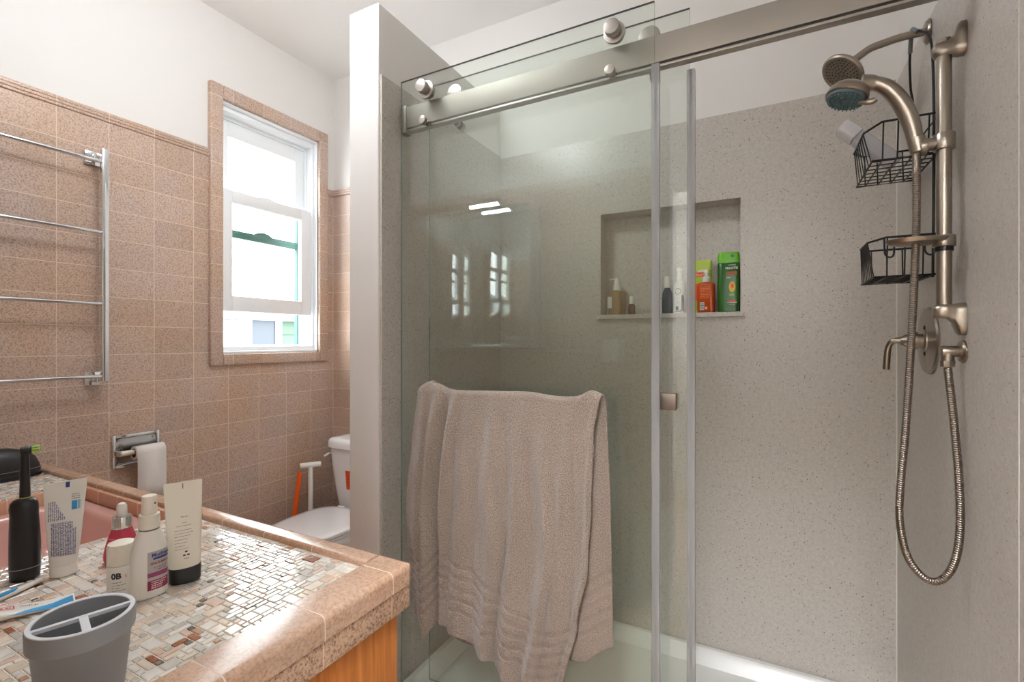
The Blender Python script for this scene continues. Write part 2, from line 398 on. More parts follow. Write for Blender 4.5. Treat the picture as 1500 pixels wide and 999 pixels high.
b = bm_new(); box(b, (-.634, YB - .016, NZ0 - .018), (-.067, YB, NZ0), .002); box(b, (NX0, YB, NZ0 - .018), (NX1, NYB, NZ0))
struct('trim_4', b, QUARTZ, smooth=False)
b = bm_new(); box(b, (XR + .008, -1.6, 0), (XR + .12, YB + .15, ZC)); struct('wall_right', b, PAINT, smooth=False)
b = bm_new(); box(b, (XR, 1.134, 0), (XR + .008, YB, 2.125)); box(b, (XR, YF, 0), (XR + .008, 1.1325, 2.125)); struct('wall_right_quartz', b, QUARTZ, smooth=False)
CAULK = M('caulk', (226, 221, 214), 0.5)
b = bm_new(); box(b, (XR - .003, YB - .003, .098), (XR + .001, YB + .001, QT)); struct('trim_7', b, CAULK, smooth=False)
b = bm_new(); box(b, (XR - .0006, 1.1322, 0), (XR + .006, 1.1345, 2.125)); struct('trim_8', b, CAULK, smooth=False)
b = bm_new(); box(b, (PX0, PY, 0), (PX1 - .008, YB + .008, 2.376), .003); struct('wall_partition', b, PAINT, smooth=False)
b = bm_new(); box(b, (PX1 - .008, PY + .007, 0), (PX1, YB, 2.142)); struct('wall_partition_quartz', b, QUARTZ, smooth=False)
# wall with the mirror behind the vanity, doorway beside it, and the hall the photograph is taken from
DX = -.43
b = bm_new(); box(b, (XL - .15, YF - .10, 0), (DX, YF, ZC)); box(b, (DX, YF - .10, 2.06), (XR + .008, YF, ZC)); struct('wall_front', b, PAINT, smooth=False)
b = bm_new(); box(b, (XL, YF, 0), (DX - .07, YF + .006, 2.103)); struct('wall_front_tile', b, TILE_B, smooth=False)
ridge_trim('trim_5', (XL, YF, 2.103), (DX - .07, YF, 2.103), (0, 1, 0), TRIM_B)
b = bm_new(); box(b, (DX - .065, YF, 0), (DX, YF + .015, 2.12), .004); box(b, (DX, YF, 2.06), (XR, YF + .015, 2.12), .004); box(b, (DX, YF - .1, 0), (DX + .012, YF + .012, 2.06)); struct('trim_6', b, VINYL)
b = bm_new(); box(b, (XL - .15, -1.6, 0), (1.3, -1.5, ZC)); box(b, (-1.6, -1.5, 0), (-1.5, YF - .1, ZC)); struct('wall_hall', b, PAINT, smooth=False)

# ------------------------------------------------------------------ lamps of the room, plus an added fill lamp in the hall
def dome_lamp(x, y, r, s, label, drop=.21):
    z0 = ZC - drop
    t = thing('ceiling_light', label, 'lamp', (x, y, z0))
    bm = bm_new(); lathe(bm, [(r * .35, drop), (r * .35, drop - .018), (.012, drop - .024), (.012, .161), (r * .3, .1602)], (x, y, z0), 40); obj('lamp_base', bm, NICKEL, t)
    bm = bm_new(); lathe(bm, [(.001, 0), (r * .45, .006), (r * .8, .025), (r * .97, .055), (r, .080), (r * .94, .115), (r * .75, .142), (r * .45, .160)], (x, y, z0), 40)
    obj('diffuser', bm, emit_mat('lamp_glow_%d' % round(s), (246, 250, 255), s), t)
    return t
dome_lamp(-1.22, .84, .16, LAMP_STRENGTH, 'round hanging ceiling lamp with frosted globe over the bathroom')
t = thing('vanity_light', 'small bar-shaped vanity light over the mirror cabinet, mirrored in the glass', 'lamp', (-1.49, YF, 2.03))
b = bm_new(); box(b, (-1.54, YF + .0065, 2.035), (-1.32, YF + .03, 2.095), .004); obj('backplate', b, CHROME, t)
for x0, x1 in ((-1.52, -1.34),):
    b = bm_new(); cyl(b, (x0, YF + .065, 2.045), (x1, YF + .065, 2.045), .013, 24, bev=.003); obj('lamp_tube', b, emit_mat('vanity_glow', (246, 250, 255), VANITY_STRENGTH), t)
    b = bm_new(); cyl(b, ((x0 + x1) / 2, YF + .03, 2.05), ((x0 + x1) / 2, YF + .053, 2.045), .010, 16); obj('lamp_arm', b, CHROME, t)
dome_lamp(.05, -.85, .20, HALL_FILL_STRENGTH, 'added fill lamp out in the hall, an unseen frosted globe')  # unseen lamp added behind the camera as frontal fill through the doorway

# ------------------------------------------------------------------ window in the left wall
win = thing('window_1', 'white double-hung window with raised lower sash and speckled tile casing', 'window', (XL, 1.6125, 1.16)); win['kind'] = 'structure'
def casing(name, y0, z0, y1, z1, mat):
    bm = bm_new(); box(bm, (XL - .03, y0, z0), (XL + .016, y1, z1), .006, 3); return obj(name, bm, mat, win)
casing('casing', 1.283, 1.157, 1.342, 2.449, CASE_V); casing('casing', 1.883, 1.157, 1.941, 2.449, CASE_V)
casing('casing', 1.3425, 2.387, 1.8825, 2.449, CASE_H); casing('casing', 1.3425, 1.157, 1.8825, 1.210, CASE_H)
def ring(bm, x0, x1, y0, y1, z0, z1, wl, wr, wb, wt, bev=.003):
    box(bm, (x0, y0, z0), (x1, y0 + wl, z1), bev); box(bm, (x0, y1 - wr, z0), (x1, y1, z1), bev)
    box(bm, (x0, y0 + wl - .001, z0), (x1, y1 - wr + .001, z0 + wb), bev); box(bm, (x0, y0 + wl - .001, z1 - wt), (x1, y1 - wr + .001, z1), bev)
b = bm_new(); ring(b, -2.40, -2.222, 1.3425, 1.8825, 1.2105, 2.3865, .006, .006, .012, .010)
ring(b, -2.36, -2.245, 1.349, 1.8765, 1.222, 2.377, .010, .012, .022, .024); ring(b, -2.30, -2.29, 1.357, 1.866, 1.24, 2.356, .012, .012, .01, .02)
obj('window_frame', b, VINYL, win)
b = bm_new(); ring(b, -2.33, -2.303, 1.360, 1.860, 1.950, 2.346, .062, .062, .045, .082); box(b, (-2.303, 1.43, 1.990), (-2.299, 1.79, 1.993))
s1 = obj('upper_sash', b, VINYL, win)
b = bm_new(); box(b, (-2.318, 1.418, 1.990), (-2.314, 1.802, 2.268)); obj('pane', b, WGLASS, s1)
b = bm_new(); ring(b, -2.288, -2.258, 1.357, 1.868, 1.413, 1.995, .060, .064, .075, .058)
s2 = obj('lower_sash', b, VINYL, win)
b = bm_new(); box(b, (-2.276, 1.414, 1.484), (-2.272, 1.806, 1.940)); obj('pane', b, WGLASS, s2)
b = bm_new(); loft(b, [[(-2.262 - .03 * i, 1.60 + yy, 1.995 + zz) for yy, zz in ((-.045, 0), (-.03, .006), (-.01, .009), (.015, .009), (.035, .005), (.05, 0))] for i in (0, 1)]); obj('sash_lock', b, VINYL, win)
GREEN = M('green_paint', (52, 94, 83), 0.5)
b = bm_new(); box(b, (-2.40, 1.345, 1.795), (-2.375, 1.880, 1.832), .003); box(b, (-2.40, 1.868, 1.23), (-2.375, 1.880, 2.0), .002)
loft(b, [[(-2.375 - .02 * i, 1.66 + yy, 1.832 + zz) for yy, zz in ((-.05, 0), (-.03, .012), (0, .017), (.03, .012), (.05, 0))] for i in (0, 1)])
obj('outer_green_sash', b, GREEN, win, label='green outer sash bar behind the lower pane')

# ------------------------------------------------------------------ neighbour's house outside
b = bm_new(); box(b, (-14, -6, -3.2), (-2.6, 12, -3)); o = struct('ground', b, M('pavement', (150, 148, 144), 0.9))
hs = thing('neighbour_house', 'pale house with green siding seen through the gap under the sash', 'house', (-5.6, 3.5, -3))
SIDW = M('white_siding', (150, 156, 160), 0.7); SIDG = M('green_siding', (60, 82, 66), 0.7); HWIN = M('house_window_glass', (42, 50, 58), 0.4)  # house colours darkened in place of a lower exposure outside
def siding(y0, y1, mat, name):
    bm = bm_new(); z = -3
    while z < 1.5:
        loft(bm, [[(-5.0, y, z), (-4.965, y, z), (-4.985, y, z + .145), (-5.0, y, z + .145)] for y in (y0, y1)]); z += .15
    return obj(name, bm, mat, hs, smooth=False, recalc=True)
b = bm_new(); box(b, (-6.4, 0.5, -3), (-5.0, 7.0, 1.5)); box(b, (-6.5, .4, 1.5), (-4.88, 7.1, 1.58)); obj('house_body', b, SIDW, hs, smooth=False)
siding(0.6, 3.19, SIDW, 'white_siding'); siding(3.695, 5.5, SIDG, 'green_siding')
b = bm_new(); box(b, (-5, 2.96, -.6), (-4.95, 2.985, 1.5)); obj('downpipe', b, M('downpipe_grey', (130, 146, 152), 0.5), hs)
b = bm_new(); box(b, (-5, 3.20, .4), (-4.95, 3.32, 1.5)); box(b, (-5, 3.62, .4), (-4.95, 3.69, 1.5)); box(b, (-5, 3.20, .3), (-4.95, 3.69, .4)); obj('window_trim', b, VINYL, hs)
b = bm_new(); box(b, (-5, 3.32, .4), (-4.97, 3.62, 1.5)); obj('window_glass', b, HWIN, hs)
b = bm_new(); box(b, (-5, 4.10, -.5), (-4.94, 4.32, 1.5)); obj('corner_board', b, VINYL, hs)

# ------------------------------------------------------------------ shower pan
b = bm_new()
def rr(x0, y0, x1, y1, z, r, n=6):
    out = []
    for cx, cy, a0 in ((x1 - r, y1 - r, 0), (x0 + r, y1 - r, 90), (x0 + r, y0 + r, 180), (x1 - r, y0 + r, 270)):
        for k in range(n + 1):
            a = math.radians(a0 + 90 * k / n); out.append((cx + r * math.cos(a), cy + r * math.sin(a), z))
    return out
sx0, sx1, sy0, sy1 = PX1 + .001, XR - .001, 1.20, YB - .001
loft(b, [rr(sx0, sy0, sx1, sy1, 0.0, .004), rr(sx0, sy0, sx1, sy1, .090, .004), rr(sx0 + .006, sy0 + .006, sx1 - .006, sy1 - .006, .098, .006),
         rr(sx0 + .025, sy0 + .10, sx1 - .025, sy1 - .022, .098, .03), rr(sx0 + .034, sy0 + .115, sx1 - .034, sy1 - .03, .088, .04), rr(sx0 + .06, sy0 + .15, sx1 - .06, sy1 - .055, .05, .06), rr(sx0 + .3, sy0 + .3, sx1 - .3, sy1 - .2, .042, .06)])
o = obj('shower_pan', b, ACRYL, label='white acrylic shower pan on the floor behind the glass doors', category='shower pan')

# ------------------------------------------------------------------ sliding glass doors and their track
t = thing('door_track', 'brushed nickel rail across the top of the shower glass', 'rail', (-.36, 1.30, 1.988))
b = bm_new(); box(b, (PX1 + .02, 1.290, 2.000), (XR - .001, 1.310, 2.072), .002); obj('rail_bar', b, NICKEL_R, t)
b = bm_new(); box(b, (PX1 + .02, 1.292, 1.9925), (XR - .001, 1.308, 2.000)); obj('channel', b, DARKGAP, t)
b = bm_new(); box(b, (PX1 + .02, 1.288, 1.986), (XR - .001, 1.312, 1.9925), .001); obj('lower_lip', b, NICKEL, t)
for x0, x1 in ((PX1 + .001, PX1 + .022), (XR - .03, XR - .0005)):
    b = bm_new(); box(b, (x0, 1.284, 1.982), (x1, 1.316, 2.076), .002); obj('end_bracket', b, NICKEL, t)
def disc(bm, x, z, y0, y1, r, bev=.0015): cyl(bm, (x, y0, z), (x, y1, z), r, 36, bev=bev)
def glass_door(x0, x1, y, front, label):
    t = thing('shower_door', label, 'shower door', ((x0 + x1) / 2, y, .1005), group=None)
    g0, g1 = y - .004, y + .004; sgn = -1 if front else 1
    bm = bm_new(); box(bm, (x0, g0, .1005), (x1, g1, 2.147))
    for f in bm.faces:
        if abs(f.normal.y) < .5: f.material_index = 2 if f.normal.z > .5 else 1
    obj('glass_panel', bm, [GLASS, GEDGE, GEDGE_D], t, smooth=False)
    xs = (x0 + .112, x1 - .103)
    for xx in xs:
        bm = bm_new(); ya = g0 if front else g1
        disc(bm, xx, 2.092, ya + sgn * .0002, ya + sgn * .009, .029); r_ = obj('roller', bm, NICKEL, t)
        bm = bm_new(); disc(bm, xx, 2.092, ya + sgn * .009, ya + sgn * .016, .012); disc(bm, xx, 2.092, ya + sgn * .016, ya + sgn * .038, .0205, .002); obj('roller_cap', bm, NICKEL, r_)
        bm = bm_new(); yb = g1 if front else g0
        disc(bm, xx, 2.0925 if front else 2.096, yb - sgn * .0002, yb - sgn * .010, .0203 if front else .029); obj('roller_wheel', bm, NICKEL, r_)
        bm = bm_new(); disc(bm, xx - (.011 if front else -.011), 1.993, ya + sgn * .0002, ya + sgn * .016, .0135); disc(bm, xx - (.011 if front else -.011), 1.993, yb - sgn * .0002, yb - sgn * .013, .010)
        obj('guide_knob', bm, NICKEL, t)
    # clear vinyl seal pushed over the closing edge, below the rail
    bm = bm_new(); box(bm, (x1 - .007, g0 - .0035, .102), (x1 + .0135, g1 + .0035, 1.984 if front else 1.984), .002)
    s_ = obj('edge_seal', bm, SEAL, t)
    bm = bm_new(); box(bm, (x1 + .0005, g0 + .001, .103), (x1 + .0055, g1 - .001, 1.983)); obj('seal_core', bm, SEAL_D, s_)
    return t
df = glass_door(-1.0915, -.2515, 1.27, True, 'front sliding glass shower door with the towel on its bar')
db = glass_door(-1.027, -.1745, 1.34, False, 'rear sliding glass shower door, its clear edge right of the front one')
b = bm_new(); BY, BZ = 1.198, 1.108
tube(b, smooth_path([(-.93, 1.2655, BZ), (-.93, 1.225, BZ), (-.928, 1.205, BZ), (-.915, BY, BZ), (-.88, BY, BZ), (-.66, BY, BZ), (-.45, BY, BZ), (-.42, BY, BZ), (-.407, 1.205, BZ), (-.405, 1.225, BZ), (-.405, 1.2655, BZ)], 5), .0085, 16)
obj('towel_bar', b, NICKEL, df)
b = bm_new(); box(b, (-.250, 1.3080, 1.088), (-.205, 1.3355, 1.132), .002); obj('pull_knob', b, metal_mat('knob_nickel', (128, 116, 106), .5), db)
b = bm_new(); cyl(b, (-.2275, 1.3445, 1.11), (-.2275, 1.385, 1.11), .012, 20, bev=.002); obj('inner_knob', b, NICKEL_D, db)

# ------------------------------------------------------------------ bath towel over the bar
def lerp(a, b, t): return a + (b - a) * t
def pw(pts, u):
    """piecewise-linear lookup, smoothed"""
    for (u0, v0), (u1, v1) in zip(pts[:-1], pts[1:]):
        if u <= u1:
            t = (u - u0) / (u1 - u0); t = t * t * (3 - 2 * t) * .5 + t * .5; return lerp(v0, v1, t)
    return pts[-1][1]
F_HEM = [(0, .425), (.05, .405), (.13, .405), (.19, .440), (.24, .436), (.36, .418), (.52, .378), (.70, .325), (.86, .302), (1, .318)]
F_L = [(0, -.950), (.22, -.972), (.46, -.990), (.70, -.985), (1, -.962)]
F_R = [(0, -.372), (.10, -.386), (.40, -.395), (.55, -.402), (.72, -.428), (1, -.482)]
F_C = [(0, 0), (.05, .10), (.12, .165), (.2, .20), (.3, .27), (.6, .585), (.85, .85), (1, 1)]
B_HEM = [(0, .44), (.2, .375), (.36, .348), (.52, .360), (.70, .40), (.85, .425), (1, .475)]
B_L = [(0, -.950), (.5, -.965), (1, -.93)]; B_R = [(0, -.363), (.4, -.353), (1, -.348)]
ZT = BZ + .0085 + .006
def pleats(u, t):
    a = min(1, t * 2.2) * .5 + .5 * t
    d = 0
    d += .026 * math.exp(-((u - .048) / .026) ** 2) * (.6 + .4 * t)      # two rolled folds at the left
    d += .052 * math.exp(-((u - .125) / .030) ** 2) * (.6 + .6 * t)
    d -= .020 * math.exp(-((u - .195) / .022) ** 2) * (.5 + .5 * t)
    d += .022 * math.exp(-((u - .250) / .032) ** 2) * (1 - .5 * t)
    for c, w, h, k, sh in ((.345, .030, .011, 1.2, .02), (.43, .022, -.010, 1.0, .03), (.505, .028, .020, 1.0, .05), (.575, .02, -.012, .8, .05), (.64, .026, .018, .9, .07), (.72, .022, -.010, 1.0, .06), (.78, .028, .020, 1.2, .06), (.87, .026, .014, .9, .04), (.925, .018, -.010, .8, .02)):
        cc = c + sh * (t - .3) + .012 * math.sin(7 * t + c * 30)
        d += h * a * k * math.exp(-((u - cc) / (w * (1 + .35 * t))) ** 2)
    if u > .22: d *= 1.3
    elif u > .195: d *= 1 + .3 * (u - .195) / .025
    d += .010 * math.exp(-((u - .985) / .014) ** 2)
    d += .003 * math.sin(31 * u + 13 * t) * math.sin(11 * t + 9 * u) * t ** .5 + .002 * math.sin(60 * u - 21 * t)
    q = min(1, u / .035); return d * q * q * (3 - 2 * q)
def band_relief(s):
    if s < .014: return -.0012
    if .066 < s < .222:
        q = ((s - .066) / .0312) % 1
        if q < .46: return -.0018
    return .0004
def make_towel():
    bm = bm_new(); uvs = {}
    nu, nf, na, nb = 260, 340, 10, 130
    rows = []
    for i in range(nu + 1):
        u = i / nu; col = []
        zf = pw(F_HEM, u); zb = pw(B_HEM, u)
        for j in range(nf + 1):
            t = 1 - j / nf                                    # hem to bar
            wx = lerp(u, pw(F_C, u), t ** .5 if t > 0 else 0)
            x = lerp(pw(F_L, t), pw(F_R, t), wx)
            zt = ZT - .010 + .004 * math.sin(u * 21) * (1 if u < .25 else .4) - .004 * u * 0
            z = lerp(zt, zf, t); s = zt - (zt - zf) * t - zf
            y = BY - .0145 - pleats(u, t) * min(1, t * 6 + .22) - .006 * t - band_relief(s)
            y += .006 * math.sin(9 * t + 5 * u) * t
            if u > .2: z += .006 * t * math.sin(u * 13)
            if u > .97: x += .0012 * math.sin(s * 40)
            col.append((x, y, z, u * .85, s))
        x0, _, zt, _, s0 = col[-1]; y0 = col[-1][1]
        lift = (.014 if u < .09 else .010 if u < .17 else 0) * math.sin(min(1, u / .17) * PI) + (.012 * math.exp(-((u - .95) / .035) ** 2)) + .0035 * math.sin(u * 14)
        for k in range(1, na):
            a = PI * k / na; xx = lerp(x0, lerp(B_L[0][1], B_R[0][1], u), k / na)
            col.append((xx, lerp(y0, BY + .0145, (1 - math.cos(a)) / 2), zt + (.012 + lift) * math.sin(a), u * .85, s0 + .004 * k))
        for j in range(nb + 1):
            t = j / nb
            x = lerp(pw(B_L, t), pw(B_R, t), u); z = lerp(zt, zb, t); s = lerp(zt, zb, t) - zb
            y = BY + .0145 - band_relief(s) * .8 + .014 * t * math.sin(u * 19 + 1) + .002
            y = min(y, 1.254)
            col.append((x, y, z, u * .85 + 1.0, s))
        rows.append(col)
    vs = []
    rnd = random.Random(3)
    for col in rows:
        vs.append([bm.verts.new((x + rnd.uniform(-.0006, .0006), y + rnd.uniform(-.0010, .0010), z + rnd.uniform(-.0006, .0006))) for x, y, z, _, _ in col])
    uvl = bm.loops.layers.uv.new('UVMap')
    for i in range(nu):
        for j in range(len(rows[0]) - 1):
            idx = ((i, j), (i + 1, j), (i + 1, j + 1), (i, j + 1))
            f = bm.faces.new([vs[a][c] for a, c in idx])
            for lp, (a, c) in zip(f.loops, idx): lp[uvl].uv = rows[a][c][3:5]
    o = obj('bath_towel', bm, TERRY, angle=180, label='taupe terry bath towel with ribbed bands hanging on the glass door', category='towel')
    sol = o.modifiers.new('thickness', 'SOLIDIFY'); sol.thickness = .005; sol.offset = 0
    return o
make_towel()

# ------------------------------------------------------------------ shower fittings on the right wall
t = thing('overhead_shower', 'fixed round shower head on a bent arm high on the wall', 'shower head', (XR, 1.642, 2.09))
b = bm_new(); cyl(b, (XR - .0005, 1.642, 2.092), (XR - .010, 1.642, 2.092), .031, 32, .026, bev=.003); obj('flange', b, NICKEL_D, t)
b = bm_new(); tube(b, smooth_path([(XR - .008, 1.642, 2.092), (.33, 1.642, 2.092), (.295, 1.642, 2.088), (.262, 1.642, 2.082), (.240, 1.642, 2.070), (.226, 1.640, 2.060)], 6), .0098, 16); obj('shower_arm', b, NICKEL_D, t)
ax = Vector((-.60, -.32, -.73)).normalized(); p = Vector((.226, 1.640, 2.060))
b = bm_new(); cyl(b, p, p + ax * .012, .0115, 20); cyl(b, p + ax * .012, p + ax * .026, .0135, 20, bev=.003); obj('ball_collar', b, NICKEL_D, t)
def axial(bm, o, d, prof, seg=40, mi=0):
    x, y = frame_for(d); return loft(bm, [[o + d * h + (x * math.cos(2 * PI * k / seg) + y * math.sin(2 * PI * k / seg)) * r for k in range(seg)] for r, h in prof], mi=mi)
b = bm_new(); hp = p + ax * .024
axial(b, hp, ax, [(.010, 0), (.016, .004), (.034, .014), (.053, .022), (.0575, .027), (.0575, .033), (.054, .0365), (.050, .0365), (.048, .034), (.001, .034)]); hd = obj('head', b, NICKEL_D, t)
b = bm_new(); x_, y_ = frame_for(ax)
for r_, n_ in ((.008, 6), (.017, 11), (.026, 17), (.035, 22), (.043, 27)):
    for k in range(n_):
        a = 2 * PI * k / n_; c = hp + ax * .034 + (x_ * math.cos(a) + y_ * math.sin(a)) * r_; cyl(b, c, c + ax * .002, .0017, 8)
obj('nozzles', b, M('dark_nozzles', (74, 64, 56), 0.5), hd)

t = thing('slide_bar', 'vertical nickel slide bar with sliding holder and soap dish', 'slide bar', (.351, 1.385, 1.31))
SBX, SBY = .351, 1.385
b = bm_new(); cyl(b, (SBX, SBY, 1.325), (SBX, SBY, 1.935), .0135, 28); obj('pole', b, NICKEL_D, t)
def bracket(z, up):
    bm = bm_new(); s_ = 1 if up else -1
    # a swept block: tall pad on the wall narrowing to a rounded cap over the pole
    secs = []
    for x, zc, hz, hy in ((XR - .0005, z, .036, .019), (XR - .010, z, .036, .019), (XR - .014, z + s_ * .002, .033, .018), (XR - .020, z + s_ * .012, .022, .0175), (.356, z + s_ * .018, .016, .0185), (.345, z + s_ * .018, .016, .0185), (.336, z + s_ * .017, .0145, .015), (.331, z + s_ * .016, .010, .009)):
        secs.append([(x, SBY + hy * math.copysign(abs(math.cos(a)) ** .6, math.cos(a)), zc + hz * math.copysign(abs(math.sin(a)) ** .6, math.sin(a))) for a in [2 * PI * k / 28 for k in range(28)]])
    loft(bm, secs); return obj('bracket', bm, NICKEL_D, t)
bracket(1.930, False); bracket(1.318, True)
b = bm_new(); cyl(b, (SBX, SBY, 1.692), (SBX, SBY, 1.728), .0195, 28, bev=.002)
loft(b, [sel(.012, .014, 0, 3, 20) for _ in ()] or [[(x, SBY + .013 * math.cos(a), 1.709 + .014 * math.sin(a)) for a in [2 * PI * k / 20 for k in range(20)]] for x in (SBX - .012, SBX - .032)])
obj('slider', b, NICKEL_D, t)
hc = Vector((.306, 1.385, 1.706)); hax = Vector((-.18, -.05, 1)).normalized()
b = bm_new(); axial(b, Vector((.322, 1.385, 1.706)), Vector((-1, 0, 0)), [(.008, 0), (.0175, .001), (.0185, .006), (.016, .013), (.008, .018)], 28)
axial(b, hc - hax * .012, hax, [(.012, 0), (.0155, .002), (.0165, .020), (.0165, .034), (.013, .036)], 28); obj('holder', b, NICKEL_D, t)
b = bm_new(); cyl(b, (SBX, SBY, 1.478), (SBX, SBY, 1.503), .0205, 28, bev=.002)
loft(b, [sel(a, c, z, 2, 40, .303, 1.380) for a, c, z in ((.040, .024, 1.4865), (.052, .034, 1.490), (.057, .038, 1.497), (.0575, .0385, 1.499), (.055, .036, 1.4985), (.048, .030, 1.4935), (.02, .012, 1.4920))]); obj('soap_dish', b, NICKEL_D, t, label='oval nickel soap dish')
b = bm_new(); cyl(b, (SBX, SBY, 1.468), (SBX, SBY, 1.478), .0165, 24); obj('stop_ring', b, BLACKP, t)

t = thing('hand_shower', 'hand shower with teal nozzles resting in the slide bar holder', 'hand shower', (.300, 1.385, 1.72))
path = smooth_path([(.3015, 1.385, 1.722), (.296, 1.384, 1.752), (.2855, 1.382, 1.788), (.270, 1.380, 1.822), (.248, 1.378, 1.852), (.222, 1.376, 1.868), (.200, 1.375, 1.872)], 6)
n = len(path); b = bm_new(); tube(b, path, [.0145 + .0035 * math.sin(PI * min(1, i / n * 1.15)) if i < n * .8 else lerp(.0165, .021, (i / n - .8) / .2) for i in range(n)], 24); obj('handle', b, NICKEL_D, t)
fa = Vector((-.30, -.14, -.945)).normalized(); fc = Vector((.172, 1.374, 1.848))
b = bm_new(); x_, y_ = frame_for(fa)
axial(b, fc - fa * .030, fa, [(.004, -.002), (.020, .001), (.034, .008), (.042, .018), (.0445, .026), (.0445, .032), (.042, .0345), (.001, .0345)], 40); hd = obj('head', b, NICKEL_D, t)
b = bm_new(); axial(b, fc - fa * .030, fa, [(.036, .034), (.0395, .0345), (.039, .041), (.034, .043), (.001, .0435)], 40); fp = obj('spray_face', b, M('face_grey_teal', (78, 92, 94), 0.4), hd, label='teal grey spray face')
b = bm_new()
for r_, n_ in ((.010, 8), (.019, 14), (.027, 20), (.035, 26)):
    for k in range(n_):
        a = 2 * PI * k / n_; c = fc - fa * .030 + fa * .043 + (x_ * math.cos(a) + y_ * math.sin(a)) * r_; cyl(b, c, c + fa * .003, .0017, 8)
obj('nozzles', b, TEAL, fp, label='teal rubber nozzles')
b = bm_new(); tube(b, smooth_path([(.196, 1.372, 1.829), (.208, 1.368, 1.824), (.220, 1.366, 1.822), (.226, 1.366, 1.826)], 4), [.006] * 4 + [.007] * 4 + [.0065] * 4 + [.004], 12); obj('spray_lever', b, NICKEL_D, t)

HOSE = [(.3035, 1.385, 1.694), (.3025, 1.380, 1.66), (.3010, 1.375, 1.531), (.2930, 1.370, 1.316), (.2800, 1.362, 1.083), (.2690, 1.356, .943), (.2670, 1.350, .865), (.2800, 1.346, .793), (.3085, 1.344, .754), (.3360, 1.346, .755), (.3590, 1.350, .795), (.3700, 1.356, .867), (.3700, 1.362, .971), (.3640, 1.374, 1.104), (.3590, 1.385, 1.190), (.3588, 1.390, 1.212)]
pth = smooth_path(HOSE, 60); b = bm_new()
# resample evenly and rib it
acc = [0]
for a, c in zip(pth[:-1], pth[1:]): acc.append(acc[-1] + (c - a).length)
step = .0016; N_ = int(acc[-1] / step); ev = []; j = 0
for i in range(N_ + 1):
    s_ = i * step
    while j < len(acc) - 2 and acc[j + 1] < s_: j += 1
    ev.append(pth[j].lerp(pth[j + 1], (s_ - acc[j]) / max(1e-9, acc[j + 1] - acc[j])))
tube(b, ev, [.0079 if i % 3 else .0065 for i in range(len(ev))], 12)
obj('shower_hose', b, metal_mat('hose_metal', (138, 128, 118), .32), angle=80, label='ribbed metal shower hose hanging in a long loop', category='hose')

t = thing('hose_elbow', 'small wall outlet elbow the shower hose ends in', 'elbow', (XR, 1.3905, 1.247))
b = bm_new(); axial(b, Vector((XR - .0005, 1.3905, 1.247)), Vector((-1, 0, 0)), [(.0255, 0), (.0255, .003), (.022, .007), (.012, .009)], 32); obj('flange', b, NICKEL_D, t)
b = bm_new(); cyl(b, (XR - .006, 1.3905, 1.247), (.347, 1.3905, 1.247), .0125, 24, bev=.002); cyl(b, (.3588, 1.3905, 1.2475), (.3588, 1.3905, 1.224), .0115, 24); obj('elbow_body', b, NICKEL_D, t)
b = bm_new(); cyl(b, (.3588, 1.3905, 1.226), (.3588, 1.3905, 1.213), .0135, 8, .0125); obj('hose_nut', b, NICKEL_D, t)

t = thing('shower_valve', 'round shower valve plate with lever handle beside the hose', 'valve', (XR, 1.636, 1.271))
b = bm_new(); axial(b, Vector((XR - .0005, 1.636, 1.271)), Vector((-1, 0, 0)), [(.0885, 0), (.0885, .003), (.085, .007), (.06, .0095), (.030, .0105)], 56); obj('escutcheon', b, NICKEL_D, t)
b = bm_new(); axial(b, Vector((XR - .010, 1.636, 1.271)), Vector((-1, 0, 0)), [(.030, 0), (.029, .004), (.0185, .006), (.0185, .016), (.024, .017), (.024, .026), (.0215, .028), (.016, .042), (.010, .052)], 36); obj('hub', b, NICKEL_D, t)
for zz in (1.271 + .033, 1.271 - .033):
    b = bm_new(); axial(b, Vector((XR - .0095, 1.636, zz)), Vector((-1, 0, 0)), [(.007, 0), (.007, .0025), (.004, .003)], 16); obj('screw', b, DARKGAP, t)
b = bm_new(); tube(b, smooth_path([(.335, 1.636, 1.271), (.318, 1.637, 1.272), (.306, 1.642, 1.266), (.300, 1.648, 1.248), (.298, 1.652, 1.215), (.297, 1.655, 1.192)], 6), [.008] * 12 + [.0075] * 10 + [.008] * 9, 14); obj('lever', b, NICKEL_D, t)

# black wire caddy hung on the shower arm
t = thing('shower_caddy', 'black wire shower caddy hanging from the shower arm', 'caddy', (.34, 1.642, 1.42))
wr = .0024
def wire(bm, pts, r=wr, sm=0, closed=False): tube(bm, smooth_path(pts, sm) if sm else pts, r, 8, closed=closed)
b = bm_new()
wire(b, [(.374, 1.560, 1.430), (.374, 1.555, 1.60), (.374, 1.552, 1.83), (.374, 1.560, 1.97), (.372, 1.578, 2.045), (.362, 1.618, 2.085), (.352, 1.638, 2.104), (.352, 1.646, 2.1065), (.352, 1.658, 2.096), (.354, 1.680, 2.055), (.358, 1.700, 2.03), (.368, 1.738, 1.985), (.373, 1.738, 1.94), (.374, 1.735, 1.82), (.374, 1.730, 1.60), (.374, 1.725, 1.430)], .0030, 5)
obj('hanger_frame', b, BLACKW, t)
b = bm_new(); tube(b, smooth_path([(.359, 1.624, 2.088), (.352, 1.638, 2.104), (.352, 1.646, 2.1065), (.352, 1.658, 2.096), (.354, 1.678, 2.060)], 5), .0052, 12); obj('rubber_sleeve', b, RUBBER, t, label='clear grey sleeve at the hook')
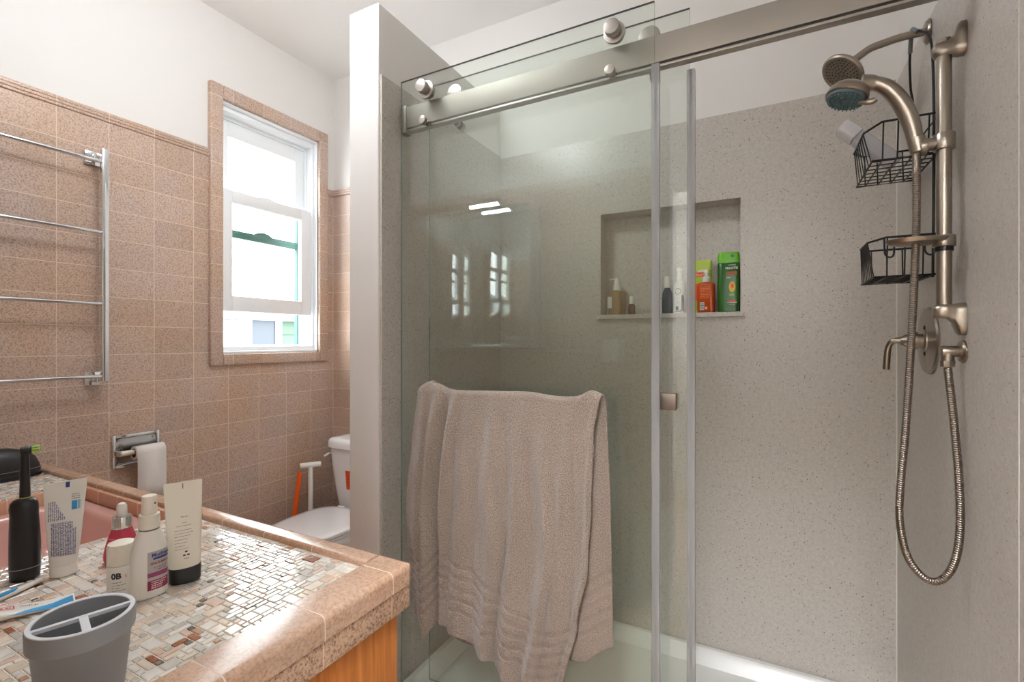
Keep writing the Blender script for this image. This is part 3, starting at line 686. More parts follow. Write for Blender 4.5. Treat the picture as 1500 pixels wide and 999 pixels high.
def basket(x0, x1, y0, y1, zr, zb, inset, nl, nw, name, drop):
    bm = bm_new()
    rim = [(x1, y0, zr), (x0 + .03, y0, zr), (x0, y0 + .05, zr - drop), (x0, y1 - .05, zr - drop), (x0 + .03, y1, zr), (x1, y1, zr)]
    wire(bm, [*rim], .0028, closed=True)
    bx0, by0, by1 = x0 + inset, y0 + inset, y1 - inset
    wire(bm, [(x1, by0, zb), (bx0, by0, zb), (bx0, by1, zb), (x1, by1, zb)], .0026, closed=True)
    o = obj(name, bm, BLACKW, t)
    bm = bm_new()
    for i in range(nl):
        yy = lerp(by0, by1, (i + .5) / nl); yr = lerp(y0 + .05, y1 - .05, (i + .5) / nl)
        wire(bm, [(x1, yy, zb + .002), (bx0, yy, zb + .002), (x0, yr, zr - drop)], .0018)
    for i in range(nw):
        xx = lerp(bx0, x1, (i + .7) / (nw + .4)); wire(bm, [(xx, by0, zb - .001), (xx, by1, zb - .001)], .0018)
        for yb_, yt in ((by0, y0), (by1, y1)): wire(bm, [(xx, yb_, zb), (max(xx, x0 + .03), yt, zr)], .0018)
    zm = lerp(zr, zb, .45)
    obj('grid_wires', bm, BLACKW, o)
    return o
basket(.232, .3755, 1.505, 1.765, 1.822, 1.730, .012, 7, 4, 'upper_basket', .004)
basket(.245, .3755, 1.535, 1.745, 1.535, 1.436, .008, 8, 3, 'lower_basket', .002)
for xx in (.272, .352):
    b = bm_new(); wire(b, [(xx, 1.535, 1.533), (xx, 1.533, 1.500), (xx + .003, 1.532, 1.488), (xx + .011, 1.531, 1.483), (xx + .018, 1.531, 1.489), (xx + .019, 1.531, 1.508)], .0024, 4); obj('hook', b, BLACKW, t)

# translucent white bottle lying head-out of the upper basket
CLEARW = clear_plastic('frosted_clear_plastic', (235, 236, 240), (228, 228, 234), 0.55, 0.25)
t = thing('plastic_bottle', 'translucent white square bottle leaning out of the upper caddy basket', 'bottle', (.27, 1.64, 1.80))
d = Vector((-.115, .0, .115)).normalized(); o_ = Vector((.318, 1.650, 1.755)); x_ = Vector((0, 1, 0)); y_ = d.cross(x_).normalized()
def along(prof, e=5, n=32): return [[o_ + d * h + x_ * (a * math.copysign(abs(math.cos(q)) ** (2 / e), math.cos(q))) + y_ * (c * math.copysign(abs(math.sin(q)) ** (2 / e), math.sin(q))) for q in [2 * PI * k / n for k in range(n)]] for a, c, h in prof]
b = bm_new(); loft(b, along([(.024, .014, 0), (.028, .018, .003), (.028, .018, .118), (.024, .015, .126)])); obj('bottle_body', b, CLEARW, t)
b = bm_new(); loft(b, along([(.0285, .0185, .127), (.029, .019, .129), (.029, .019, .172), (.026, .016, .176)])); obj('cap', b, clear_plastic('frosted_cap', (240, 240, 244), (238, 238, 242), 0.8), t)
b = bm_new(); lab = lambda x, y: o_ + d * y + x_ * x - y_ * .0194
for yy in (.060, .085): scribble(b, -.012, .012, yy, .003, lab)
put_rect(b, -.008, .160, .010, .163, lab)
obj('print', b, TXT_G, t)

# ------------------------------------------------------------------ niche bottles
def cylmap(cx, cy, z0, r, e=.0004, sy=None):
    sy = r if sy is None else sy
    return lambda x, y: Vector((cx + (r + e) * math.sin(x / r), cy - (sy + e) * math.cos(x / r), z0 + y))
NZ = NZ0 + .0005
AMB = clear_plastic('pale_amber_soap', (230, 212, 170), (196, 172, 120), 0.45)
t = thing('soap_bottle', 'square amber soap bottle with white pump, leftmost in the niche', 'bottle', (-.560, 2.032, NZ), math.radians(-18))
b = bm_new(); loft(b, [sel(a, c, z, 6, 40) for a, c, z in ((.028, .024, 0), (.030, .026, .004), (.030, .026, .092), (.026, .022, .100), (.013, .013, .105))]); obj('bottle_body', b, AMB, t, world=False)
b = bm_new(); lathe(b, [(.013, .105), (.0165, .106), (.0165, .122), (.012, .134), (.010, .150), (.009, .152)], seg=24); obj('pump_collar', b, WHITEP, t, world=False)
b = bm_new(); tube(b, [(.006, 0, .156), (-.030, -.004, .156), (-.034, -.004, .153)], [.005, .0035, .003], 12); cyl(b, (0, 0, .148), (0, 0, .160), .009, 20, bev=.002); obj('pump_spout', b, WHITEP, t, world=False)
b = bm_new(); box(b, (-.0292, -.0270, .030), (-.008, -.0262, .078)); obj('label', b, WHITEP, t, world=False)
t = thing('vial', 'tiny brown glass vial with white cap in the niche', 'vial', (-.497, 2.032, NZ))
b = bm_new(); lathe(b, [(.013, 0), (.0145, .003), (.0145, .036), (.012, .042), (.008, .046)], seg=24); obj('vial_body', b, clear_plastic('brown_glass', (150, 110, 84), (110, 78, 60), 0.6), t, world=False)
b = bm_new(); lathe(b, [(.0078, .046), (.0085, .047), (.0085, .072), (.007, .077), (.001, .078)], seg=20); obj('cap', b, WHITEP, t, world=False)
t = thing('dark_bottle', 'slim dark grey bottle with pale cap behind the door edge', 'bottle', (-.352, 2.036, NZ))
b = bm_new(); loft(b, [sel(a, c, z, 3, 32) for a, c, z in ((.019, .015, 0), (.0205, .0165, .003), (.0205, .0165, .058), (.019, .015, .085), (.010, .010, .106))]); obj('bottle_body', b, clear_plastic('smoke_plastic', (120, 120, 122), (84, 84, 88), 0.75), t, world=False)
b = bm_new(); lathe(b, [(.010, .106), (.0115, .107), (.0115, .150), (.0095, .154), (.001, .155)], seg=20); obj('cap', b, CREAMP, t, world=False)
t = thing('pump_bottle', 'tall white bottle with a round emblem and fine print in the niche', 'bottle', (-.3035, 2.030, NZ))
b = bm_new(); lathe(b, [(.022, 0), (.0235, .003), (.0235, .112), (.021, .124), (.012, .131), (.011, .134)], seg=36); obj('bottle_body', b, WHITEP, t, world=False)
b = bm_new(); lathe(b, [(.012, .134), (.012, .142), (.0100, .147), (.0100, .172), (.0115, .173), (.011, .183), (.004, .185)], seg=24); obj('cap', b, WHITEP, t, world=False)
f = cylmap(0, 0, 0, .0235); b = bm_new()
for k in range(28):
    if k in (12, 13): continue
    a0, a1 = 2 * PI * k / 28, 2 * PI * (k + 1) / 28
    q = [bm_v for bm_v in (b.verts.new(f(-.003 + r_ * math.cos(a), .088 + r_ * math.sin(a))) for r_, a in ((.0105, a0), (.0105, a1), (.0125, a1), (.0125, a0)))]; b.faces.new(q)
for yy, w in ((.072, .008), (.062, .005), (.044, .009)): scribble(b, -.003 - w, -.003 + w, yy, .0014, f)
put_rect(b, -.012, .012, -.001, .028, f); put_rect(b, -.014, .006, .006, .008, f); put_rect(b, .010, .008, .021, .072, f); put_rect(b, .004, .006, .007, .014, f)
obj('print', b, TXT_D, t, world=False)
OR_ = clear_plastic('orange_gel', (230, 120, 50), (206, 84, 26), 0.72, 0.15)
t = thing('soap_bottle', 'orange gel bottle with white pump in front of a green bottle', 'bottle', (-.202, 2.016, NZ), math.radians(-8))
b = bm_new(); loft(b, [sel(a, c, z, 5, 40) for a, c, z in ((.029, .019, 0), (.031, .021, .003), (.031, .021, .106), (.028, .018, .114), (.012, .012, .119))]); obj('bottle_body', b, OR_, t, world=False)
b = bm_new(); lathe(b, [(.012, .119), (.0145, .120), (.0145, .136), (.010, .142), (.006, .144), (.006, .158)], seg=24); obj('pump_collar', b, WHITEP, t, world=False)
b = bm_new(); tube(b, [(.007, 0, .163), (-.026, -.003, .163), (-.030, -.003, .160)], [.0055, .0035, .003], 12); cyl(b, (0, 0, .156), (0, 0, .168), .0095, 20, bev=.002); obj('pump_spout', b, WHITEP, t, world=False)
b = bm_new(); f = lambda x, y: Vector((x, -.0216, y))
for yy in range(8): scribble(b, -.016, .020, .098 - yy * .006, .0022, f)
obj('print', b, M('peach_print', (240, 170, 120), .5), t, world=False)
b = bm_new(); box(b, (-.018, -.0222, .010), (-.002, -.0212, .040)); box(b, (.002, -.0222, .012), (.009, -.0212, .022)); lb = obj('barcode_label', b, WHITEP, t, world=False)
b = bm_new(); f = lambda x, y: Vector((x, -.02235, y)); yy = .013
while yy < .037: h = random.choice((.0006, .0012, .0018)); put_rect(b, -.0165, yy, -.0035, yy + h, f, 0, 1, 1); yy += h + random.choice((.0006, .0012))
obj('print', b, TXT_D, lb, world=False)
GRN = M('green_shampoo', (38, 96, 26), 0.22); GRN_L = M('lime_cap', (106, 186, 40), 0.25); LIME = M('lime_bottle', (168, 190, 60), 0.3); BRWN = M('brown_band', (150, 84, 30), 0.4); YEL = M('yellow_fruit', (226, 196, 76), 0.5)
t = thing('shampoo_bottle', 'yellow-green bottle half hidden behind the orange pump bottle', 'bottle', (-.2165, 2.054, NZ))
b = bm_new(); loft(b, [sel(a, c, z, 4, 40) for a, c, z in ((.030, .013, 0), (.032, .015, .003), (.033, .0155, .12), (.032, .015, .170))]); obj('bottle_body', b, LIME, t, world=False)
b = bm_new(); loft(b, [sel(a, c, z, 4, 40) for a, c, z in ((.0325, .0155, .1705), (.0325, .0155, .207), (.029, .012, .210))]); obj('cap', b, M('lime_cap_pale', (186, 206, 80), 0.3), t, world=False)
b = bm_new(); f = lambda x, y: Vector((x, -.0162, y)); put_rect(b, -.028, .145, .006, .162, f); put_rect(b, -.030, .05, .030, .118, f); obj('orange_label', b, ORANGE_L, t, world=False)
b = bm_new(); put_text(b, 'GARNIER', .008, f, -.006, .1665); put_text(b, 'FRUCTIS', .011, lambda x, y: Vector((x, -.0168, y)), -.008, .149); obj('lettering', b, TXT_W, t, world=False)
t = thing('shampoo_bottle', 'tall dark green shampoo bottle with lime cap, rightmost in the niche', 'bottle', (-.1225, 2.030, NZ))
b = bm_new(); loft(b, [sel(a, c, z, 4, 44) for a, c, z in ((.0365, .018, 0), (.039, .021, .004), (.0395, .022, .10), (.0385, .021, .186), (.037, .020, .1885))]); obj('bottle_body', b, GRN, t, world=False)
b = bm_new(); loft(b, [sel(a, c, z, 4, 44) for a, c, z in ((.0385, .021, .189), (.038, .0205, .220), (.0355, .0185, .2285), (.030, .014, .230))]); cp = obj('cap', b, GRN_L, t, world=False)
b = bm_new(); cyl(b, (.014, -.0185, .214), (.014, -.0215, .214), .006, 20); obj('cap_dimple', b, M('dark_green', (20, 74, 34), .3), cp, world=False)
F_ = lambda e: (lambda x, y: Vector((x, -.0222 - e, y)))
b = bm_new(); put_rect(b, -.006, .140, .030, .155, F_(.0003)); obj('brown_label', b, BRWN, t, world=False)
b = bm_new(); put_text(b, 'GARNIER', .0065, F_(.0006), .013, .177); put_text(b, 'FRUCTIS', .0115, F_(.0006), .0115, .1635, bold=.0003); scribble(b, -.006, .010, .130, .003, F_(.0006)); put_rect(b, -.004, .0345, .030, .0365, F_(.0006)); scribble(b, .004, .024, .028, .0018, F_(.0006)); obj('lettering', b, TXT_W, t, world=False)
def ell(bm, cx, cy, a, c, f, mi=0, n=24): bm.faces.new([bm.verts.new(f(cx + a * math.cos(2 * PI * k / n), cy + c * math.sin(2 * PI * k / n))) for k in range(n)]).material_index = mi
b = bm_new(); ell(b, .013, .096, .011, .021, F_(.0004)); ell(b, .014, .099, .0055, .009, F_(.0007), 1); put_rect(b, -.002, .040, .028, .045, F_(.0004), 1); ell(b, .012, .066, .010, .006, F_(.0003), 2)
obj('fruit_picture', b, [YEL, ORANGE_L, M('leaf_green', (110, 170, 70), .5)], t, world=False)

# ------------------------------------------------------------------ chrome fittings on the left wall
def rail_rung(bm, z): cyl(bm, (-2.160, .118, z), (-2.160, .868, z), .0065, 16)
t = thing('towel_rail', 'chrome ladder towel rail with four thin bars, on the tiled wall', 'towel rail', (XL, .5, 1.12))
for yy in (.868, .118):
    b = bm_new(); box(b, (-2.170, yy - .006, 1.122), (-2.150, yy + .014, 1.978), .0015); obj('post', b, CHROME, t)
for z in (1.930, 1.670, 1.407, 1.140):
    b = bm_new(); rail_rung(b, z); obj('bar', b, CHROME, t)
for yy in (.856, .126):
    for z0 in (1.924, 1.105):
        b = bm_new(); box(b, (XL + .0003, yy - .024, z0), (XL + .012, yy + .024, z0 + .05), .002); box(b, (XL + .012, yy - .004 if yy > .5 else yy - .012, z0 + .012), (-2.168, yy + .014 if yy > .5 else yy + .006, z0 + .036), .002)
        obj('wall_mount', b, CHROME, t)

t = thing('paper_holder', 'recessed chrome toilet paper holder set in the wall tiles', 'paper holder', (XL, 1.0, .78))
y0, y1, z0, z1 = .918, 1.082, .776, .904
b = bm_new(); ring(b, XL + .0003, XL + .008, y0, y1, z0, z1, .012, .012, .012, .012, .0025); obj('frame', b, CHROME, t)
b = bm_new()
lp = [rr(y0 + .010, z0 + .010, y1 - .010, z1 - .010, 0, .012), rr(y0 + .012, z0 + .012, y1 - .012, z1 - .012, 0, .012), rr(y0 + .018, z0 + .016, y1 - .018, z1 - .016, 0, .015)]
loft(b, [[(x, q[0], q[1]) for q in l] for l, x in zip(lp, (XL + .006, XL - .002, XL - .0072))], cap0=False); obj('recess', b, metal_mat('chrome_shaded', (205, 206, 206), .12), t)
RX, RZ = -2.180, .8365
for ya in (y0 + .006, y1 - .015):
    b = bm_new(); box(b, (XL - .002, ya, RZ - .010), (RX + .008, ya + .009, RZ + .010), .003); obj('arm', b, CHROME, t)
b = bm_new(); tube(b, [(RX, y0 + .012, RZ), (RX, .960, RZ), (RX, .960, RZ), (RX, y1 - .006, RZ)], [.0105, .0105, .0095, .0095], 20); cyl(b, (RX, y1 - .006, RZ), (RX, y1 + .004, RZ), .006, 12); obj('roller', b, CREAMP, t, label='cream spring roller')
t = thing('toilet_paper', 'white toilet paper roll with a sheet hanging down', 'toilet paper', (RX, 1.02, .80))
ry0, ry1 = .972, 1.074; RR = .0265
b = bm_new(); N2 = 40
def rl(y, r): return [(RX + .004 + r * math.cos(2 * PI * k / N2), y, RZ - .004 + r * math.sin(2 * PI * k / N2)) for k in range(N2)]
loft(b, [rl(ry0, .0175), rl(ry0, RR), rl(ry1, RR), rl(ry1, .0175), rl(ry0, .0175)], False, False); rb = obj('roll', b, PAPER, t)
b = bm_new(); loft(b, [rl(ry0 - .0003, .0140), rl(ry0 - .0003, .0174), rl(ry1 + .0003, .0174), rl(ry1 + .0003, .0140), rl(ry0 - .0003, .0140)], False, False); obj('core', b, CARD, t, label='brown cardboard core')
b = bm_new(); hx = RX + .004 + RR + .0006
prof = [(RX + .004 + (RR + .0006) * math.cos(math.radians(a)), RZ - .004 + (RR + .0006) * math.sin(math.radians(a))) for a in (80, 60, 40, 20, 0)] + [(hx + .001, .80), (hx + .002, .76), (hx + .001, .70), (hx - .002, .645)]
for off in (0,): loft(b, [[(x, ry0 + .0005, z) for x, z in prof], [(x + .001 * math.sin(i), (ry0 + ry1) / 2, z) for i, (x, z) in enumerate(prof)], [(x, ry1 - .0005, z) for x, z in prof]], False, False, closed=False)
o = obj('hanging_sheet', b, PAPER, t, angle=80); o.modifiers.new('thickness', 'SOLIDIFY').thickness = .0008

# ------------------------------------------------------------------ toilet, plunger, brush
TX = -1.852
t = thing('toilet', 'white toilet with closed lid behind the vanity', 'toilet', (TX, 1.6, 0))
def oval(z, y_front, y_back, w, e=2.4, n=48):
    cy, ry = (y_front + y_back) / 2, (y_back - y_front) / 2
    return sel(w, ry, z, e, n, TX, cy)
b = bm_new(); loft(b, [oval(0.0005, 1.42, 1.90, .115, 3), oval(.03, 1.43, 1.895, .108, 3), oval(.12, 1.46, 1.88, .098, 2.8), oval(.20, 1.42, 1.87, .115, 2.6), oval(.28, 1.34, 1.85, .155, 2.4), oval(.345, 1.305, 1.83, .176, 2.3), oval(.375, 1.30, 1.83, .180, 2.3), oval(.385, 1.305, 1.825, .176, 2.3)]); obj('bowl', b, PORC, t)
def egg(z, s, y0=1.285, y1=1.785, w=.184, n=56):
    out = []
    for k in range(n):
        a = 2 * PI * k / n; c, sn = math.cos(a), math.sin(a)
        e = 2.15 if sn < 0 else 3.4
        out.append((TX + s * w * math.copysign(abs(c) ** (2 / e), c), (y0 + y1) / 2 + .04 + s * ((y1 - y0) / 2 + (.04 if sn < 0 else -.04)) * math.copysign(abs(sn) ** (2 / e), sn), z))
    return out
b = bm_new(); loft(b, [egg(.386, .96), egg(.388, .985), egg(.396, .99), egg(.399, .97)]); obj('seat', b, PORC, t)
b = bm_new(); loft(b, [egg(.4025, .97), egg(.404, .995), egg(.409, 1.0), egg(.416, .99), egg(.420, .95), egg(.4225, .8), egg(.4235, .4), egg(.424, .02)]); obj('lid', b, PORC, t)
for dx in (-.075, .075):
    b = bm_new(); cyl(b, (TX + dx - .02, 1.778, .412), (TX + dx + .02, 1.778, .412), .011, 16, bev=.003); obj('hinge', b, PORC, t)
def tank(z, a, y0): return sel(a, (1.984 - y0) / 2, z, 7, 48, TX, (1.984 + y0) / 2)
b = bm_new(); loft(b, [tank(.387, .150, 1.835), tank(.392, .160, 1.825), tank(.50, .176, 1.812), tank(.60, .189, 1.803), tank(.706, .199, 1.796)]); obj('tank', b, PORC, t)
b = bm_new(); loft(b, [tank(.707, .203, 1.791), tank(.711, .208, 1.786), tank(.740, .208, 1.786), tank(.752, .203, 1.791), tank(.760, .190, 1.80), tank(.763, .15, 1.83)]); obj('tank_lid', b, PORC, t)
b = bm_new(); cyl(b, (TX - .198, 1.845, .672), (TX - .212, 1.845, .672), .011, 16, bev=.002); tube(b, [(TX - .210, 1.845, .672), (TX - .211, 1.815, .668), (TX - .210, 1.790, .662)], [.005, .0055, .006], 10); obj('flush_lever', b, PORC, t)
b = bm_new(); put_rect(b, TX - .070, .500, TX + .02, .600, lambda x, y: Vector((x, 1.8105 - (y - .5) * .088 - .0012, y)), 0, 4, 4); lb = obj('warning_label', b, ORANGE_L, t, label='orange warning label')
b = bm_new(); f = lambda x, y: Vector((x, 1.8105 - (y - .5) * .088 - .0018, y))
for k in range(7): scribble(b, TX - .064, TX + .014, .588 - k * .012, .0042, f)
obj('print', b, M('dark_red_print', (130, 40, 20), .5), lb)
b = bm_new(); t = thing('plunger', 'plunger with a white T handle standing behind the toilet', 'plunger', (-2.118, 1.748, 0))
cyl(b, (-2.118, 1.748, .10), (-2.118, 1.748, .615), .0125, 20); obj('stick', b, WHITEP, t)
b = bm_new(); tube(b, [(-2.118 - .052 * .55, 1.748 - .052 * .83, .617), (-2.118 - .050 * .55, 1.748 - .050 * .83, .617), (-2.118 + .050 * .55, 1.748 + .05 * .83, .617), (-2.118 + .052 * .55, 1.748 + .052 * .83, .617)], [.011, .0145, .0145, .011], 16); obj('grip', b, WHITEP, t)
b = bm_new(); lathe(b, [(.044, .0005), (.046, .004), (.045, .02), (.038, .06), (.02, .09), (.015, .105)], (-2.118, 1.748, 0)); obj('cup', b, BLACKP, t)
t = thing('toilet_brush', 'bright orange stick handle leaning beside the white plunger', 'brush', (-2.15, 1.63, 0))
b = bm_new(); tube(b, smooth_path([(-2.15, 1.632, .06), (-2.146, 1.652, .25), (-2.142, 1.680, .45), (-2.140, 1.698, .570), (-2.140, 1.700, .580)], 4), [.0115] * 13 + [.0125, .0125, .011, .006], 16); obj('handle', b, ORANGE, t)
b = bm_new(); lathe(b, [(.036, .0005), (.038, .004), (.036, .08), (.026, .11), (.012, .115)], (-2.15, 1.63, 0)); obj('brush_cup', b, WHITEP, t)

# ------------------------------------------------------------------ vanity, tiled countertop, sink
CX0, CX1, CY0, CY1, CZ = XL, -.593, YF + .006, .722, .850
MZ = .838                                             # level of the mosaic
BX0, BX1, BY0, BY1 = -1.815, -1.285, .255, .668        # basin opening
t = thing('vanity_cabinet', 'orange wood vanity cabinet under the tiled countertop', 'cabinet', (-1.4, .41, 0))
b = bm_new(); box(b, (-.632, YF + .008, .10), (-.612, .700, .7655), .001); obj('end_panel', b, WOOD, t)
b = bm_new(); box(b, (XL + .001, YF + .009, .101), (XL + .02, .699, .765)); box(b, (XL + .02, .68, .101), (-.6325, .699, .765)); box(b, (XL + .02, YF + .009, .101), (-.6325, .679, .12)); box(b, (XL + .02, YF + .009, .121), (-.6325, YF + .02, .765)); box(b, (XL + .001, YF + .02, .001), (-.66, .64, .1005)); obj('carcass', b, WOOD, t)
for i in range(3):
    x0 = XL + .06 + i * .52; b = bm_new(); box(b, (x0, .7005, .16), (x0 + .46, .714, .72), .004); d_ = obj('door', b, WOOD, t)
    b = bm_new(); lathe(b, [(.006, 0), (.006, .012), (.013, .018), (.012, .025), (.004, .027)], seg=20)
    bmesh.ops.rotate(b, verts=b.verts, cent=(0, 0, 0), matrix=Matrix.Rotation(-PI / 2, 3, 'X')); bmesh.ops.translate(b, verts=b.verts, vec=(x0 + .42, .7145, .60)); obj('knob', b, CHROME, d_)

ct = thing('countertop', 'mosaic tiled countertop with speckled tan tile edging', 'countertop', (-1.4, .41, .765))
GROUT = M('mosaic_grout', (230, 222, 212), 0.7)
b = bm_new()
gx0, gx1, gy0, gy1 = BX0 - .006, BX1 + .0012, BY0 - .003, BY1 + .006
for a, c in (((CX0 + .001, CY0, .796), (gx0, CY1 - .02, MZ - .0022)), ((gx1, CY0, .796), (CX1 - .03, CY1 - .02, MZ - .0022)), ((gx0, CY0, .796), (gx1, gy0, MZ - .0022)), ((gx0, gy1, .796), (gx1, CY1 - .02, MZ - .0022))): box(b, a, c)
obj('grout_bed', b, GROUT, ct, smooth=False)
def mos(name, col, rough, metal=0.0, var=12, sparkle=0.0):
    m, nt, bb = newmat(name); g = N(nt, 'ShaderNodeNewGeometry')
    v = N(nt, 'ShaderNodeTexNoise'); v.inputs['Scale'].default_value = 45; v.inputs['Detail'].default_value = 3; L(nt, g.outputs['Position'], v.inputs['Vector'])
    r = ramp(nt, [(.3, tuple(max(0, q - var) for q in col)), (.7, tuple(min(255, q + var) for q in col))]); L(nt, v.outputs['Fac'], r.inputs['Fac'])
    col_ = r.outputs['Color']
    if sparkle:
        vo = N(nt, 'ShaderNodeTexVoronoi'); vo.inputs['Scale'].default_value = 700; L(nt, g.outputs['Position'], vo.inputs['Vector'])
        lt = N(nt, 'ShaderNodeMath', operation='LESS_THAN'); lt.inputs[1].default_value = .28; L(nt, vo.outputs['Distance'], lt.inputs[0])
        col_ = mixc(nt, lt.outputs[0], col_, rgba((226, 170, 130)))
    L(nt, col_, bb.inputs['Base Color']); bb.inputs['Roughness'].default_value = rough; bb.inputs['Metallic'].default_value = metal
    bb.inputs['Coat Weight'].default_value = .6; bb.inputs['Coat Roughness'].default_value = .03
    return m
MOS = [mos('mosaic_pearl', (230, 226, 218), .14), mos('mosaic_cream', (224, 210, 192), .16), mos('mosaic_blush', (216, 190, 172), .16), mos('mosaic_tan', (188, 150, 124), .18),
       mos('mosaic_copper', (142, 80, 50), .16, 0, 26, .3), mos('mosaic_dark', (126, 116, 106), .14, .3, 26), mos('mosaic_greige', (208, 204, 196), .12, .15)]
WT = [.42, .24, .10, .03, .022, .015, .173]
def mosaic(x0, x1, y0, y1, hole):
    u = .0108; nx, ny = int((x1 - x0) / u), int((y1 - y0) / u); ux, uy = (x1 - x0) / nx, (y1 - y0) / ny
    rnd = random.Random(11); used = [[False] * ny for _ in range(nx)]; bm = bm_new()
    for i in range(nx):
        for j in range(ny):
            cx, cy = x0 + (i + .5) * ux, y0 + (j + .5) * uy
            if hole[0] < cx < hole[1] and hole[2] < cy < hole[3]: used[i][j] = True
    shapes = [((1, 1), .20), ((2, 1), .22), ((1, 2), .20), ((2, 2), .20), ((3, 2), .05), ((2, 3), .04), ((3, 1), .05), ((1, 3), .04)]
    for j in range(ny):
        for i in range(nx):
            if used[i][j]: continue
            for _ in range(4):
                (w, h), = rnd.choices([s for s, _ in shapes], [p for _, p in shapes])
                if i + w <= nx and j + h <= ny and not any(used[i + a][j + c] for a in range(w) for c in range(h)): break
            else: w = h = 1
            for a in range(w):
                for c in range(h): used[i + a][j + c] = True
            g = .0011; a0, a1, c0, c1 = x0 + i * ux + g, x0 + (i + w) * ux - g, y0 + j * uy + g, y0 + (j + h) * uy - g
            wt = list(WT)
            wt[4] = .06 if (w, h) in ((2, 1), (3, 1), (3, 2)) else .01
            if w * h == 1: wt[4] = 0; wt[5] = .09
            if w * h >= 4: wt[5] = .005
            mi = rnd.choices(range(7), wt)[0]
            tx, ty = rnd.gauss(0, .012), rnd.gauss(0, .012)
            ch = .0011; zt = MZ + rnd.uniform(-.0002, .0003)
            P = lambda x, y, z: bm.verts.new((x, y, z + (x - (a0 + a1) / 2) * tx + (y - (c0 + c1) / 2) * ty))
            lo = [P(*q, MZ - .004) for q in ((a0, c0), (a1, c0), (a1, c1), (a0, c1))]
            md = [P(*q, zt - .0008) for q in ((a0, c0), (a1, c0), (a1, c1), (a0, c1))]
            tp = [P(*q, zt) for q in ((a0 + ch, c0 + ch), (a1 - ch, c0 + ch), (a1 - ch, c1 - ch), (a0 + ch, c1 - ch))]
            for q, s in ((lo, md), (md, tp)):
                for k in range(4): bm.faces.new((q[k], q[(k + 1) % 4], s[(k + 1) % 4], s[k])).material_index = mi
            bm.faces.new(tp).material_index = mi
    return bm
obj('mosaic', mosaic(CX0 + .004, CX1 - .080, CY0 + .002, CY1 - .040, (BX0 - .012, BX1 + .002, BY0 - .004, BY1 + .03)), MOS, ct, smooth=False, recalc=False)
# raised bullnose edging: along the far side and round the free end
def edge_profile(w):   # outward distance from inner edge, height
    R, r = .011, .005
    return [(0, MZ - .004)] + [(r - r * math.cos(a), CZ - r + r * math.sin(a)) for a in [PI / 2 * k / 4 for k in range(5)]] + [(w - R + R * math.sin(a), CZ - R + R * math.cos(a)) for a in [PI / 2 * k / 6 for k in range(7)]] + [(w, .812), (w - .004, .8105), (.01, .8105)]
b = bm_new(); wl = .041
loft(b, [[(x, CY1 - wl + o, z) for o, z in edge_profile(wl)] for x in (CX0 + .001, CX1 - .0785)]); obj('far_edging', b, EDGE_X, ct)
b = bm_new(); we = .078
tips = []
for q in [PI / 2 * k / 5 for k in range(6)]:                     # rounded-over far corner
    sh = .011 * (1 - math.cos(q)); tips.append([(CX1 - we + min(o, we - sh), CY1 - .011 + .011 * math.sin(q), min(z, CZ - sh)) for o, z in edge_profile(we)])
loft(b, [[(CX1 - we + o, CY0, z) for o, z in edge_profile(we)]] + tips); obj('end_edging', b, EDGE_Y, ct)
b = bm_new(); box(b, (CX0 + .001, CY1 - .03, .766), (CX1 - .004, CY1 - .004, .8100), .002); obj('far_lower_tile', b, LOW_X, ct)
b = bm_new(); box(b, (CX1 - .03, CY0, .766), (CX1 - .0035, CY1 - .0045, .8100), .003); obj('end_lower_tile', b, LOW_Y, ct)
# liner tiles round the basin opening
PEACH = tile_mat('liner_tile', (0, 1), .108, .108, -1.80, .30, rough=.25, c=((0, (196, 150, 122)), (.4, (212, 172, 144)), (.6, (222, 186, 160)), (1, (228, 196, 172))))
b = bm_new(); box(b, (BX0 - .012, BY0, .800), (BX0, BY1 + .012, MZ + .001), .003); box(b, (BX0 - .012, BY1, .800), (BX1, BY1 + .013, MZ + .001), .003); box(b, (BX1 - .004, BY0, .800), (BX1 + .002, BY1, MZ - .001), .001); box(b, (BX0, BY0 - .004, .800), (BX1, BY0, MZ), .001)
obj('basin_liner', b, PEACH, ct)

b = bm_new()
def brr(d, z, r): return rr(BX0 + d, BY0 + d, BX1 - d - .004, BY1 - d, z, r, 8)
loft(b, [brr(.001, .768, .03), brr(.001, .800, .03), brr(.004, .803, .03), brr(.026, .803, .035), brr(.034, .799, .04), brr(.040, .788, .045), brr(.055, .70, .06), brr(.075, .672, .07), brr(.12, .662, .08), brr(.2, .659, .005)], cap0=False)
sk = obj('sink', b, PINK, label='pink porcelain sink set into the mosaic countertop', category='sink')
b = bm_new(); cyl(b, (-1.55, .46, .6595), (-1.55, .46, .664), .022, 24, bev=.002); obj('drain', b, CHROME, sk)
b = bm_new(); axial(b, Vector((-1.78, .6272, .775)), Vector((0, -1, 0)), [(.010, 0), (.010, .002), (.007, .003)], 20); obj('overflow', b, DARKGAP, sk)

